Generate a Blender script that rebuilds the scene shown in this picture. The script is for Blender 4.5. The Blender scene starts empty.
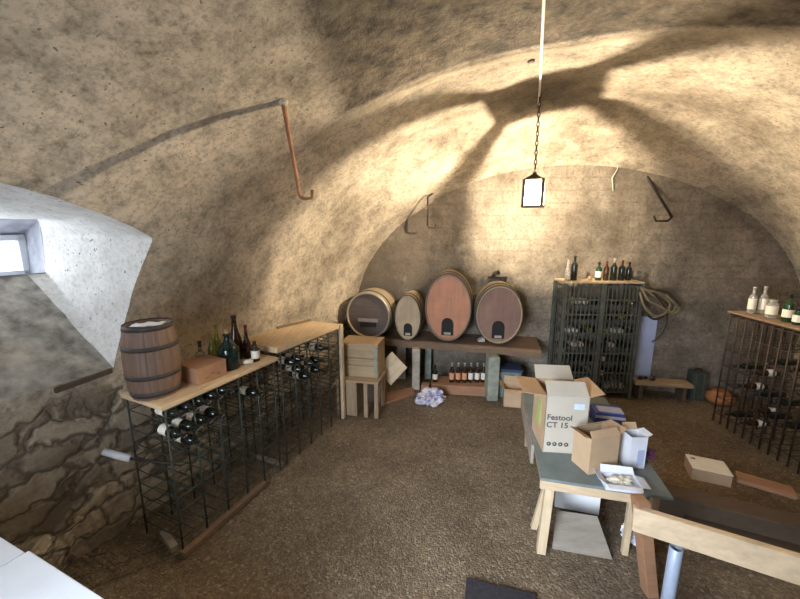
import bpy, bmesh, math, random
from mathutils import Vector, Matrix, noise
random.seed(7)
SC = bpy.context.scene
COL = SC.collection
PI = math.pi
# ------------------------------------------------------------------ camera frame used for laying out the plan
F, EYE = 360.0, 2.3
PITCH = math.atan(68.5 / F)
CP, SP = math.cos(PITCH), math.sin(PITCH)
ROOM = math.radians(24)                      # the vault's axis lies 24 degrees right of the view
CA, SA = math.cos(ROOM), math.sin(ROOM)

def ray(px, py):
    u = (299.5 - py) / F
    return (px - 400) / F, CP + u * SP, -SP + u * CP
def at(px, py, z=0.0):                       # survey point at a known height
    r = ray(px, py); t = (z - EYE) / r[2]
    return Vector((r[0] * t, r[1] * t, z))
def aty(px, py, y):                          # survey point at a known distance
    r = ray(px, py); t = y / r[1]
    return Vector((r[0] * t, y, EYE + r[2] * t))
def RM(w, v, z=0.0):                         # room frame (across, along) -> world
    return Vector((w * CA + v * SA, -w * SA + v * CA, z))
BACK = lambda x: 5.62 - .176 * x             # face of the back wall

# ------------------------------------------------------------------ materials
def new_mat(name):
    m = bpy.data.materials.new(name); m.use_nodes = True
    nt = m.node_tree
    return m, nt, nt.nodes['Principled BSDF']
def N(nt, t, **kw):
    n = nt.nodes.new(t)
    for k, v in kw.items():
        if k in n.inputs: n.inputs[k].default_value = v
        else: setattr(n, k, v)
    return n
def ramp(nt, src, stops):
    r = nt.nodes.new('ShaderNodeValToRGB')
    e = r.color_ramp.elements
    while len(e) < len(stops): e.new(.5)
    for i, (p, c) in enumerate(stops):
        e[i].position = p; e[i].color = (*c, 1) if len(c) == 3 else c
    nt.links.new(src, r.inputs[0]); return r.outputs[0]
def mixc(nt, fac, a, b, blend='MIX'):
    n = nt.nodes.new('ShaderNodeMix'); n.data_type = 'RGBA'; n.blend_type = blend
    for i, s in ((0, fac), (6, a), (7, b)):
        if hasattr(s, 'is_linked') or hasattr(s, 'links'): nt.links.new(s, n.inputs[i])
        elif isinstance(s, (int, float)): n.inputs[i].default_value = s
        else: n.inputs[i].default_value = (*s, 1)
    return n.outputs[2]
def math_(nt, op, a, b=None, c=None, clamp=False):
    n = nt.nodes.new('ShaderNodeMath'); n.operation = op; n.use_clamp = clamp
    for i, s in enumerate((a, b, c)):
        if s is None: continue
        if isinstance(s, (int, float)): n.inputs[i].default_value = s
        else: nt.links.new(s, n.inputs[i])
    return n.outputs[0]
def mapped(nt, scale=(1, 1, 1)):
    tc = N(nt, 'ShaderNodeTexCoord'); mp = N(nt, 'ShaderNodeMapping')
    mp.inputs['Scale'].default_value = scale
    nt.links.new(tc.outputs['Object'], mp.inputs[0]); return mp.outputs[0]
def noise_t(nt, vec, scale, detail=4, rough=.6):
    n = N(nt, 'ShaderNodeTexNoise'); n.inputs['Scale'].default_value = scale
    n.inputs['Detail'].default_value = detail; n.inputs['Roughness'].default_value = rough
    nt.links.new(vec, n.inputs['Vector']); return n.outputs['Fac']
def bump(nt, b, h, strength=.4, dist=.02):
    n = N(nt, 'ShaderNodeBump'); n.inputs['Strength'].default_value = strength
    n.inputs['Distance'].default_value = dist
    nt.links.new(h, n.inputs['Height']); nt.links.new(n.outputs[0], b.inputs['Normal'])

def simple(name, c, rough=.6, metal=0, var=.25, scale=8, bmp=.15, trans=0, c2=None):
    m, nt, b = new_mat(name)
    v = mapped(nt); f = noise_t(nt, v, scale, 5)
    lo = tuple(x * (1 - var) for x in c); hi = tuple(min(1, x * (1 + var)) for x in c)
    nt.links.new(ramp(nt, f, [(.3, lo if c2 is None else c2), (.7, hi)]), b.inputs['Base Color'])
    b.inputs['Roughness'].default_value = rough; b.inputs['Metallic'].default_value = metal
    if trans: b.inputs['Transmission Weight'].default_value = trans
    if bmp: bump(nt, b, noise_t(nt, v, scale * 4, 3), bmp, .004)
    return m
def wood(name, c, axis=0, rough=.65, var=.35, grain=30, dark=None):
    m, nt, b = new_mat(name)
    s = [grain, grain, grain]; s[axis] = grain * .06
    v = mapped(nt, s); f = noise_t(nt, v, 1.0, 5, .65)
    v2 = mapped(nt); g = noise_t(nt, v2, 4, 3)
    lo = dark or tuple(x * (1 - var) for x in c); hi = tuple(min(1, x * (1 + var * .6)) for x in c)
    col = ramp(nt, f, [(.3, lo), (.68, hi)])
    col = mixc(nt, .5, col, ramp(nt, g, [(.3, tuple(x * .7 for x in c)), (.7, tuple(min(1, x * 1.15) for x in c))]))
    nt.links.new(col, b.inputs['Base Color']); b.inputs['Roughness'].default_value = rough
    bump(nt, b, f, .35, .004); return m

def masonry(name, kind):
    m, nt, b = new_mat(name)
    v = mapped(nt); sep = N(nt, 'ShaderNodeSeparateXYZ'); nt.links.new(v, sep.inputs[0])
    big = noise_t(nt, v, .9, 4, .6); mid = noise_t(nt, v, 4.5, 9, .78); fine = noise_t(nt, v, 30, 6, .75)
    # lime plaster, yellowed and sooty
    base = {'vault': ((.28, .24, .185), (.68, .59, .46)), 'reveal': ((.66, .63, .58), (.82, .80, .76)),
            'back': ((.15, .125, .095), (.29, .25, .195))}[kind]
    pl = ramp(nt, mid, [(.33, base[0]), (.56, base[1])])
    grime = ramp(nt, big, [(.36, (.40, .38, .36)), (.58, (1, 1, 1))])
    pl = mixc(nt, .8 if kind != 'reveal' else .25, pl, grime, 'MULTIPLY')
    fl = ramp(nt, fine, [(.32, (.42, .40, .37)), (.52, (1, 1, 1))])
    pl = mixc(nt, .85 if kind != 'reveal' else .5, pl, fl, 'MULTIPLY')
    # pits where the plaster has lost grains
    vo = N(nt, 'ShaderNodeTexVoronoi'); vo.inputs['Scale'].default_value = 17
    ds = N(nt, 'ShaderNodeMapping'); nt.links.new(v, ds.inputs[0])
    dv = N(nt, 'ShaderNodeVectorMath', operation='ADD')
    nz = N(nt, 'ShaderNodeTexNoise'); nz.inputs['Scale'].default_value = 9; nt.links.new(v, nz.inputs['Vector'])
    sc = N(nt, 'ShaderNodeVectorMath', operation='SCALE'); sc.inputs['Scale'].default_value = .16
    nt.links.new(nz.outputs['Color'], sc.inputs[0]); nt.links.new(v, dv.inputs[0]); nt.links.new(sc.outputs[0], dv.inputs[1])
    nt.links.new(dv.outputs[0], vo.inputs['Vector'])
    pit = math_(nt, 'MULTIPLY', math_(nt, 'LESS_THAN', vo.outputs['Distance'], .13), math_(nt, 'GREATER_THAN', mid, .47 if kind == 'reveal' else .5))
    col = mixc(nt, math_(nt, 'MULTIPLY', pit, .75), pl, (.09, .075, .06))
    h = math_(nt, 'ADD', math_(nt, 'MULTIPLY', mid, .7), math_(nt, 'MULTIPLY', fine, .3))
    h = math_(nt, 'SUBTRACT', h, math_(nt, 'MULTIPLY', pit, .35))
    b.inputs['Roughness'].default_value = .92
    if kind == 'vault':
        # rough patch of the vault crown where plaster has fallen (along-room co-ordinate < ~3.5)
        al = math_(nt, 'ADD', math_(nt, 'MULTIPLY', sep.outputs[0], SA), math_(nt, 'MULTIPLY', sep.outputs[1], CA))
        ac = math_(nt, 'SUBTRACT', math_(nt, 'MULTIPLY', sep.outputs[0], CA), math_(nt, 'MULTIPLY', sep.outputs[1], SA))
        wob = math_(nt, 'MULTIPLY', math_(nt, 'SUBTRACT', mid, .5), .5)
        edge = math_(nt, 'SUBTRACT', 3.32, math_(nt, 'MULTIPLY', math_(nt, 'POWER', math_(nt, 'ABSOLUTE', math_(nt, 'SUBTRACT', ac, .3)), 2.0), .14))
        m1 = N(nt, 'ShaderNodeMapRange'); nt.links.new(math_(nt, 'SUBTRACT', edge, math_(nt, 'ADD', al, math_(nt, 'MULTIPLY', wob, .25))), m1.inputs[0]); m1.inputs[1].default_value = 0; m1.inputs[2].default_value = .08
        m2 = N(nt, 'ShaderNodeMapRange'); nt.links.new(math_(nt, 'ADD', math_(nt, 'ADD', ac, math_(nt, 'MULTIPLY', math_(nt, 'SUBTRACT', al, 1.7), .4)), wob), m2.inputs[0]); m2.inputs[1].default_value = -1.38; m2.inputs[2].default_value = -1.22
        patch = math_(nt, 'MULTIPLY', m1.outputs[0], m2.outputs[0])
        rough_c = ramp(nt, noise_t(nt, v, 7, 6, .75), [(.36, (.028, .023, .018)), (.66, (.20, .16, .11))])
        col = mixc(nt, math_(nt, 'MULTIPLY', patch, .97), col, rough_c)
        h = math_(nt, 'ADD', h, math_(nt, 'MULTIPLY', patch, math_(nt, 'MULTIPLY', noise_t(nt, v, 9, 5, .75), .9)))
        # pale ridge of plaster where the patch ends
        rd = math_(nt, 'ABSOLUTE', math_(nt, 'SUBTRACT', math_(nt, 'ADD', edge, .05), math_(nt, 'ADD', al, math_(nt, 'MULTIPLY', wob, .25))))
        m3 = N(nt, 'ShaderNodeMapRange'); nt.links.new(rd, m3.inputs[0]); m3.inputs[1].default_value = .07; m3.inputs[2].default_value = .02
        rr = math_(nt, 'MULTIPLY', m3.outputs[0], math_(nt, 'GREATER_THAN', ac, -2.0))
        col = mixc(nt, math_(nt, 'MULTIPLY', rr, .6), col, (.55, .47, .34)); h = math_(nt, 'ADD', h, math_(nt, 'MULTIPLY', rr, .6))
        # crown blotched darker round the lantern chain, painted to dim the lamp's hot spot
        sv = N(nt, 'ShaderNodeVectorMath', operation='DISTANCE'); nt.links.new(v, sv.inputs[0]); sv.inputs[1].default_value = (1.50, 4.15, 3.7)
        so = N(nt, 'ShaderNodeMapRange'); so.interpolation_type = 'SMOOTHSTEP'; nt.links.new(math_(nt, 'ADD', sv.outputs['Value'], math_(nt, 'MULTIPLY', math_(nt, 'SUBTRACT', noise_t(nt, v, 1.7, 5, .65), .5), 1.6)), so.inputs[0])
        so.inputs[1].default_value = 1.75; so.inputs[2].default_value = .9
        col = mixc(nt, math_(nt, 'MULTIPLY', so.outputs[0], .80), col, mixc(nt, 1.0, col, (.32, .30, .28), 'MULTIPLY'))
        # rubble stone below the plaster line
        mp = N(nt, 'ShaderNodeMapping'); mp.inputs['Scale'].default_value = (1, 1, 1.9)
        nt.links.new(dv.outputs[0], mp.inputs[0])
        v1 = N(nt, 'ShaderNodeTexVoronoi', feature='DISTANCE_TO_EDGE'); v1.inputs['Scale'].default_value = 3.2
        v3 = N(nt, 'ShaderNodeTexVoronoi'); v3.inputs['Scale'].default_value = 3.2
        nt.links.new(mp.outputs[0], v1.inputs[0]); nt.links.new(mp.outputs[0], v3.inputs[0])
        sp2 = N(nt, 'ShaderNodeSeparateColor'); nt.links.new(v3.outputs['Color'], sp2.inputs[0])
        st = ramp(nt, sp2.outputs[0], [(0, (.26, .215, .165)), (.5, (.42, .35, .265)), (1, (.62, .53, .41))])
        st = mixc(nt, .7, st, ramp(nt, fine, [(.3, (.5, .5, .5)), (.65, (1.05, 1.03, 1))]), 'MULTIPLY')
        joint = ramp(nt, v1.outputs['Distance'], [(.02, (0, 0, 0)), (.09, (1, 1, 1))])
        st = mixc(nt, joint, (.17, .14, .105), st)
        line = math_(nt, 'ADD', 1.0, math_(nt, 'MULTIPLY', math_(nt, 'LESS_THAN', al, 1.5), .2))
        zz = math_(nt, 'ADD', sep.outputs[2], math_(nt, 'MULTIPLY', math_(nt, 'SUBTRACT', big, .5), .35))
        sm = N(nt, 'ShaderNodeMapRange'); nt.links.new(math_(nt, 'SUBTRACT', line, zz), sm.inputs[0]); sm.inputs[1].default_value = -.05; sm.inputs[2].default_value = .05
        col = mixc(nt, sm.outputs[0], col, st)
        hs = math_(nt, 'ADD', math_(nt, 'MULTIPLY', ramp(nt, v1.outputs['Distance'], [(0, (0, 0, 0)), (.14, (1, 1, 1))]), .9), math_(nt, 'MULTIPLY', fine, .4))
        mh = N(nt, 'ShaderNodeMix'); nt.links.new(sm.outputs[0], mh.inputs[0]); nt.links.new(h, mh.inputs[2]); nt.links.new(hs, mh.inputs[3])
        h = mh.outputs[0]
    if kind == 'back':
        br = N(nt, 'ShaderNodeTexBrick'); br.inputs['Scale'].default_value = 1.0
        br.inputs['Brick Width'].default_value = .42; br.inputs['Row Height'].default_value = .17; br.inputs['Mortar Size'].default_value = .012
        cx = N(nt, 'ShaderNodeCombineXYZ'); nt.links.new(sep.outputs[0], cx.inputs[0]); nt.links.new(math_(nt, 'ADD', sep.outputs[2], math_(nt, 'MULTIPLY', mid, .06)), cx.inputs[1])
        nt.links.new(cx.outputs[0], br.inputs[0])
        bf = math_(nt, 'MULTIPLY', br.outputs['Fac'], math_(nt, 'GREATER_THAN', big, .44))
        col = mixc(nt, math_(nt, 'MULTIPLY', bf, .34), col, (.15, .12, .095))
        h = math_(nt, 'SUBTRACT', h, math_(nt, 'MULTIPLY', bf, .2))
        # bare brown stonework left of the plastered part
        lm = N(nt, 'ShaderNodeMapRange'); nt.links.new(math_(nt, 'ADD', sep.outputs[0], math_(nt, 'MULTIPLY', mid, .1)), lm.inputs[0]); lm.inputs[1].default_value = .53; lm.inputs[2].default_value = .45
        col = mixc(nt, math_(nt, 'MULTIPLY', lm.outputs[0], .55), col, (.11, .085, .062))
        wm = N(nt, 'ShaderNodeMapRange'); nt.links.new(noise_t(nt, v, 2.3, 6, .7), wm.inputs[0]); wm.inputs[1].default_value = .58; wm.inputs[2].default_value = .78
        wh = math_(nt, 'MULTIPLY', wm.outputs[0], .4)
        col = mixc(nt, wh, col, (.60, .56, .48))
    nt.links.new(col, b.inputs['Base Color'])
    bump(nt, b, h, .75, .035)
    return m

def floor_mat():
    m, nt, b = new_mat('trodden gravel')
    v = mapped(nt)
    big = noise_t(nt, v, 1.3, 5); mid = noise_t(nt, v, 14, 6, .75); fine = noise_t(nt, v, 60, 4, .7)
    vo = N(nt, 'ShaderNodeTexVoronoi'); vo.inputs['Scale'].default_value = 75; nt.links.new(v, vo.inputs[0])
    sp = N(nt, 'ShaderNodeSeparateColor'); nt.links.new(vo.outputs['Color'], sp.inputs[0])
    peb = ramp(nt, sp.outputs[0], [(.0, (.09, .07, .045)), (.6, (.20, .155, .10)), (.93, (.33, .27, .19)), (1, (.52, .47, .40))])
    earth = ramp(nt, mid, [(.3, (.07, .053, .033)), (.7, (.27, .205, .13))])
    col = mixc(nt, .5, earth, peb)
    col = mixc(nt, .8, col, ramp(nt, big, [(.33, (.55, .5, .45)), (.62, (1.1, 1.05, 1))]), 'MULTIPLY')
    nt.links.new(col, b.inputs['Base Color']); b.inputs['Roughness'].default_value = .85
    h = math_(nt, 'ADD', math_(nt, 'MULTIPLY', math_(nt, 'SUBTRACT', 1, vo.outputs['Distance']), .5), math_(nt, 'ADD', mid, math_(nt, 'MULTIPLY', fine, .4)))
    bump(nt, b, h, .8, .02); return m

def emit_pane(name, transp, c=(1, .93, .8)):
    m, nt, b = new_mat(name); out = nt.nodes['Material Output']
    tr = N(nt, 'ShaderNodeBsdfTransparent'); tl = N(nt, 'ShaderNodeBsdfTranslucent'); tl.inputs[0].default_value = (*c, 1)
    mx = N(nt, 'ShaderNodeMixShader'); mx.inputs[0].default_value = 1 - transp
    nt.links.new(tr.outputs[0], mx.inputs[1]); nt.links.new(tl.outputs[0], mx.inputs[2]); nt.links.new(mx.outputs[0], out.inputs[0])
    return m

M = {}
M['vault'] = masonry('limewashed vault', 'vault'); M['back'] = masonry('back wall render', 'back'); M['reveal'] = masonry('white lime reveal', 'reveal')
M['floor'] = floor_mat()
M['sill_stone'] = simple('bare sill stone', (.33, .30, .255), .95, 0, .6, 7, 1.0)
M['greystone'] = simple('grey window stone', (.33, .33, .36), .9, 0, .4, 6, .5)
M['pale_stone'] = simple('pale block', (.42, .38, .31), .9, 0, .3, 9, .5)
M['green_stone'] = simple('greenish block', (.25, .27, .22), .9, 0, .3, 9, .5)
M['pine_x'] = wood('pale pine along x', (.62, .47, .30), 0); M['pine_y'] = wood('pale pine along y', (.60, .44, .27), 1); M['pine_z'] = wood('pale pine upright', (.62, .48, .31), 2)
M['crate_x'] = wood('old crate board', (.40, .29, .17), 0); M['crate_z'] = wood('old crate upright', (.36, .26, .16), 2)
M['box_wood'] = wood('reddish box wood', (.34, .18, .10), 0)
M['timber'] = wood('old brown timber', (.20, .13, .08), 0, .8); M['dark_timber'] = wood('dark timber', (.10, .07, .045), 0, .8)
M['grey_wood'] = wood('weathered grey wood', (.30, .26, .21), 0, .85)
M['stave'] = wood('small barrel stave', (.165, .10, .07), 2, .6, .45, 26); M['stave_y'] = wood('grey brown stave', (.36, .29, .19), 1, .65); M['stave_dark'] = wood('dark stave', (.22, .165, .115), 1, .65)
M['head_dark'] = wood('dark cask head', (.12, .085, .07), 0, .6); M['head_pale'] = wood('pale cask head', (.46, .36, .23), 2, .6)
M['head_red'] = wood('red brown cask head', (.46, .20, .10), 2, .5); M['head_brown'] = wood('purple brown cask head', (.24, .14, .105), 2, .55)
M['hoop'] = simple('barrel hoop iron', (.055, .045, .04), .65, .3, .3, 14)
M['pale_hoop'] = simple('light worn hoop', (.5, .48, .44), .4, .7, .2, 14)
M['black'] = simple('black hole', (.012, .011, .010), .8, 0, .2, 6, 0)
M['iron_g'] = simple('dark green painted iron', (.035, .045, .038), .55, .3, .4, 12); M['iron_b'] = simple('dark brown iron', (.05, .032, .022), .6, .4, .4, 12)
M['cage'] = simple('grey green steel', (.105, .11, .09), .5, .3, .3, 12); M['rust'] = simple('rusty bar', (.30, .13, .06), .75, .2, .35, 14)
M['hook'] = simple('dark hook iron', (.04, .03, .025), .6, .5, .3, 14)
M['glass_k'] = simple('near black glass', (.010, .013, .010), .08, 0, .1, 4, 0); M['glass_b'] = simple('brown glass', (.05, .022, .010), .08, 0, .1, 4, 0, .25)
M['glass_g'] = simple('green bottle glass', (.02, .06, .025), .06, 0, .1, 4, 0, .3); M['glass_y'] = simple('yellow green glass', (.38, .42, .10), .08, 0, .1, 4, 0, .6)
M['glass_d'] = simple('demijohn glass', (.006, .022, .018), .05, 0, .1, 4, 0, .25); M['glass_c'] = simple('clear glass', (.75, .74, .68), .06, 0, .05, 4, 0, .75)
M['label'] = simple('cream paper label', (.72, .68, .58), .7, 0, .15, 30, 0); M['label_o'] = simple('orange label', (.62, .30, .16), .7, 0, .2, 30, 0)
M['foil_r'] = simple('dark red foil', (.16, .03, .025), .35, .3, .2, 10, 0); M['foil_k'] = simple('black foil', (.02, .018, .018), .4, .2, .2, 10, 0); M['foil_w'] = simple('pale foil', (.55, .52, .46), .4, .3, .2, 10, 0)
M['cork'] = simple('cork', (.35, .22, .12), .9, 0, .3, 40)
M['card'] = simple('brown cardboard', (.50, .345, .21), .85, 0, .10, 5, .1); M['card_in'] = simple('cardboard inside', (.40, .26, .15), .85, 0, .12, 5, .1)
M['card_w'] = simple('pale printed cardboard', (.50, .45, .365), .75, 0, .06, 5, .05); M['green_print'] = simple('pale green print', (.40, .45, .16), .7, 0, .25, 12, 0); M['cab'] = simple('bluish white paint', (.50, .53, .57), .5, 0, .06, 4, .05); M['navy'] = simple('dark blue plastic', (.025, .045, .10), .5, 0, .2, 8); M['teal'] = simple('dull green plastic', (.16, .20, .18), .6, 0, .2, 8)
M['print'] = simple('dark grey print', (.07, .07, .07), .7, 0, .1, 20, 0)
M['sticker'] = simple('blue white sticker', (.60, .70, .85), .5, 0, .1, 20, 0)
M['white'] = simple('white painted board', (.80, .82, .84), .5, 0, .05, 4, .05); M['white_bag'] = simple('white plastic', (.74, .76, .82), .4, 0, .1, 6, .3)
M['blue'] = simple('blue fabric', (.05, .09, .40), .6, 0, .25, 9, .3); M['bluegrey'] = simple('pale blue panel', (.42, .47, .66), .6, 0, .15, 3, .1)
M['table'] = simple('grey green table top', (.17, .205, .20), .5, 0, .2, 6, .2); M['purple'] = simple('dark purple cloth', (.085, .022, .075), .8, 0, .3, 8, .3)
M['steel_blue'] = simple('galvanised blue grey tube', (.42, .50, .64), .4, .3, .12, 10); M['mat'] = simple('dark doormat', (.025, .023, .028), .95, 0, .4, 40, .8)
M['hose_y'] = simple('tan hose', (.26, .205, .12), .6, 0, .2, 10); M['hose_k'] = simple('black hose', (.035, .032, .03), .5, 0, .2, 10)
M['terracotta'] = simple('orange brown clay', (.42, .17, .06), .8, 0, .25, 8, .3); M['green_box'] = simple('dark green case', (.05, .065, .05), .6, 0, .3, 8)
M['cable_w'] = simple('white cable', (.78, .76, .70), .5, 0, .05, 10, 0); M['paper'] = simple('cream paper', (.72, .66, .54), .8, 0, .08, 10, .1)
M['pane'] = emit_pane('lantern glass', .86); M['brass'] = simple('lantern metal', (.07, .055, .04), .5, .5, .3, 14)
def bulb_mat():
    m, nt, b = new_mat('glowing bulb'); out = nt.nodes['Material Output']
    tr = N(nt, 'ShaderNodeBsdfTransparent'); em = N(nt, 'ShaderNodeEmission'); em.inputs[0].default_value = (1, .86, .62, 1); em.inputs[1].default_value = 30
    mx = N(nt, 'ShaderNodeMixShader'); mx.inputs[0].default_value = .3
    nt.links.new(tr.outputs[0], mx.inputs[1]); nt.links.new(em.outputs[0], mx.inputs[2]); nt.links.new(mx.outputs[0], out.inputs[0]); return m
M['bulb'] = bulb_mat()
def win_glass():
    m, nt, b = new_mat('window glass'); out = nt.nodes['Material Output']
    tr = N(nt, 'ShaderNodeBsdfTransparent'); gl = N(nt, 'ShaderNodeBsdfGlossy'); gl.inputs['Roughness'].default_value = .05
    mx = N(nt, 'ShaderNodeMixShader'); mx.inputs[0].default_value = .06
    nt.links.new(tr.outputs[0], mx.inputs[1]); nt.links.new(gl.outputs[0], mx.inputs[2]); nt.links.new(mx.outputs[0], out.inputs[0]); return m
M['winglass'] = win_glass()

# ------------------------------------------------------------------ mesh helpers
class MB:
    def __init__(s): s.v = []; s.f = []; s.smooth = []
    def add(s, vs, fs, sm=False, X=None):
        o = len(s.v)
        s.v += [tuple(X @ Vector(p)) if X else tuple(p) for p in vs]
        s.f += [tuple(i + o for i in q) for q in fs]; s.smooth += [sm] * len(fs); return s
    def box(s, c, d, X=None, rz=0):
        cx, cy, cz = c; a, b, e = d[0] / 2, d[1] / 2, d[2] / 2
        vs = [Vector((i * a, j * b, k * e)) for i in (-1, 1) for j in (-1, 1) for k in (-1, 1)]
        if rz: vs = [Matrix.Rotation(rz, 3, 'Z') @ p for p in vs]
        vs = [p + Vector(c) for p in vs]
        return s.add(vs, [(0, 1, 3, 2), (4, 6, 7, 5), (0, 4, 5, 1), (2, 3, 7, 6), (0, 2, 6, 4), (1, 5, 7, 3)], False, X)
    def hexa(s, bot, top):                    # 4 bottom + 4 top points, counter-clockwise seen from above
        return s.add(list(bot) + list(top), [(3, 2, 1, 0), (4, 5, 6, 7)] + [(i, (i + 1) % 4, 4 + (i + 1) % 4, 4 + i) for i in range(4)])
    def tube(s, pts, r, n=8, X=None, closed=False, cap=True, flat=None):
        pts = [Vector(p) for p in pts]; vs = []; fs = []; m = len(pts)
        rs = r if isinstance(r, (list, tuple)) else [r] * m
        up = None
        for i, p in enumerate(pts):
            t = (pts[(i + 1) % m] - pts[i - 1]) if closed else (pts[min(i + 1, m - 1)] - pts[max(i - 1, 0)])
            t.normalize()
            if up is None:
                up = Vector((0, 0, 1)) if abs(t.z) < .9 else Vector((1, 0, 0))
            up = (up - t * up.dot(t)).normalized(); sd = t.cross(up)
            for k in range(n):
                a = 2 * PI * (k + .5) / n
                vs.append(p + (up * math.cos(a) * (flat or 1) + sd * math.sin(a)) * rs[i])
        for i in range(m if closed else m - 1):
            for k in range(n):
                a, b_ = i * n, ((i + 1) % m) * n
                fs.append((a + k, a + (k + 1) % n, b_ + (k + 1) % n, b_ + k))
        if cap and not closed:
            fs.append(tuple(range(n - 1, -1, -1))); fs.append(tuple((m - 1) * n + k for k in range(n)))
        return s.add(vs, fs, n > 5, X)
    def bar(s, a, b, w, h=None):              # square bar between two points
        return s.tube([a, b], w * .7071, 4, flat=1)
    def lathe(s, prof, n=20, X=None, sx=1, sy=1, capb=True, capt=True, smooth=True):
        vs = [(r * math.cos(2 * PI * k / n) * sx, r * math.sin(2 * PI * k / n) * sy, z) for r, z in prof for k in range(n)]
        fs = [(i * n + k, i * n + (k + 1) % n, (i + 1) * n + (k + 1) % n, (i + 1) * n + k) for i in range(len(prof) - 1) for k in range(n)]
        if capb: fs.append(tuple(range(n - 1, -1, -1)))
        if capt: fs.append(tuple((len(prof) - 1) * n + k for k in range(n)))
        return s.add(vs, fs, smooth, X)
    def build(s, name, mat, parent=None, bev=0):
        me = bpy.data.meshes.new(name); me.from_pydata(s.v, [], s.f)
        me.polygons.foreach_set('use_smooth', s.smooth); me.update()
        o = bpy.data.objects.new(name, me); COL.objects.link(o)
        me.materials.append(M[mat] if isinstance(mat, str) else mat)
        if parent: o.parent = parent
        if bev:
            bm = o.modifiers.new('bevel', 'BEVEL'); bm.width = bev; bm.segments = 2; bm.limit_method = 'ANGLE'
        return o
def tag(o, label, cat, group=None, loc=None, rz=None):
    o['label'] = label; o['category'] = cat
    if group: o['group'] = group
    if loc is not None: o.location = loc
    if rz is not None: o.rotation_euler[2] = rz
    return o
def thing(name, label, cat, loc=(0, 0, 0), rz=0, group=None):
    o = bpy.data.objects.new(name, None); COL.objects.link(o); o.empty_display_size = .1
    return tag(o, label, cat, group, loc, rz)
def struct(o): o['kind'] = 'structure'; return o
def dup(o, label=None, group=None):
    c = o.copy(); COL.objects.link(c)
    if label: c['label'] = label
    if group: c['group'] = group
    for ch in o.children:
        d = ch.copy(); COL.objects.link(d); d.parent = c
        for g in ch.children:
            e = g.copy(); COL.objects.link(e); e.parent = d
    return c
RA = lambda a: Matrix.Rotation(a, 4, 'Z')

# ------------------------------------------------------------------ the setting
R1, R2, ZS = 3.0, 2.70, 1.0
def wob(p, s1=.025, s2=.008):
    q = Vector(p)
    return noise.noise(q * 1.1) * s1 + noise.noise(q * 5.0) * s2 + noise.noise(q * 13) * s2 * .5
HOLE = [(-.45, 1.30), (1.45, 1.30), (1.50, 1.50), (1.56, 1.75), (1.61, 2.0), (1.66, 2.25), (1.5, 2.33), (1.3, 2.41), (1.05, 2.49), (.8, 2.545), (.55, 2.56), (.2, 2.54), (-.1, 2.46), (-.5, 2.3)]
def in_poly(x, y, P):
    c = False
    for i in range(len(P)):
        (x1, y1), (x2, y2) = P[i - 1], P[i]
        if (y1 > y) != (y2 > y) and x < (x2 - x1) * (y - y1) / (y2 - y1) + x1: c = not c
    return c
def near_poly(x, y, P):
    best = None
    for i in range(len(P)):
        a, b = Vector(P[i - 1]), Vector(P[i]); p = Vector((x, y)); d = b - a
        t = max(0, min(1, (p - a).dot(d) / d.dot(d))); q = a + d * t
        if best is None or (q - p).length < best[0]: best = ((q - p).length, q)
    return best[1]
def vault_point(t, v):
    w = R1 * math.cos(t)
    g = RM(w, v); gap = BACK(g.x) - g.y                       # the vault dips towards the back wall
    z = ZS + R2 * math.sin(t) * (1 - .19 * min(1.3, max(0, 1 - gap / 1.05) ** 1.3))
    nr = Vector((math.cos(t) / R1, 0, math.sin(t) / R2)).normalized()
    d = wob(RM(w, v, z)) * min(1, math.sin(t) * 6)
    return RM(w + nr.x * d, v, z + nr.z * d)
NT, V0, V1, DV = 200, -1.25, 7.0, .05
NV = int((V1 - V0) / DV)
vs = []; fs = []; par = []
for i in range(NT + 1):
    t = PI - PI * i / NT
    for j in range(NV + 1):
        par.append((t, V0 + DV * j))
dead = set(); keep = []
for i in range(NT):
    for j in range(NV):
        t = PI - PI * (i + .5) / NT; v = V0 + DV * (j + .5); z = ZS + R2 * math.sin(t)
        q = (i * (NV + 1) + j, i * (NV + 1) + j + 1, (i + 1) * (NV + 1) + j + 1, (i + 1) * (NV + 1) + j)
        if t > PI / 2 and in_poly(v, z, HOLE): dead.update(q)
        else: keep.append(q)
used = set(k for q in keep for k in q)
rim = dead & used
for k in rim:
    t, v = par[k]; z = ZS + R2 * math.sin(t)
    q = near_poly(v, z, HOLE); par[k] = (PI - math.asin((q.y - ZS) / R2), q.x)
idx = {k: n for n, k in enumerate(sorted(used))}
vs = [vault_point(*par[k]) for k in sorted(used)]
mb = MB(); mb.add(vs, [tuple(idx[k] for k in q) for q in keep], True)
ceil = struct(mb.build('ceiling', 'vault'))
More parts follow.
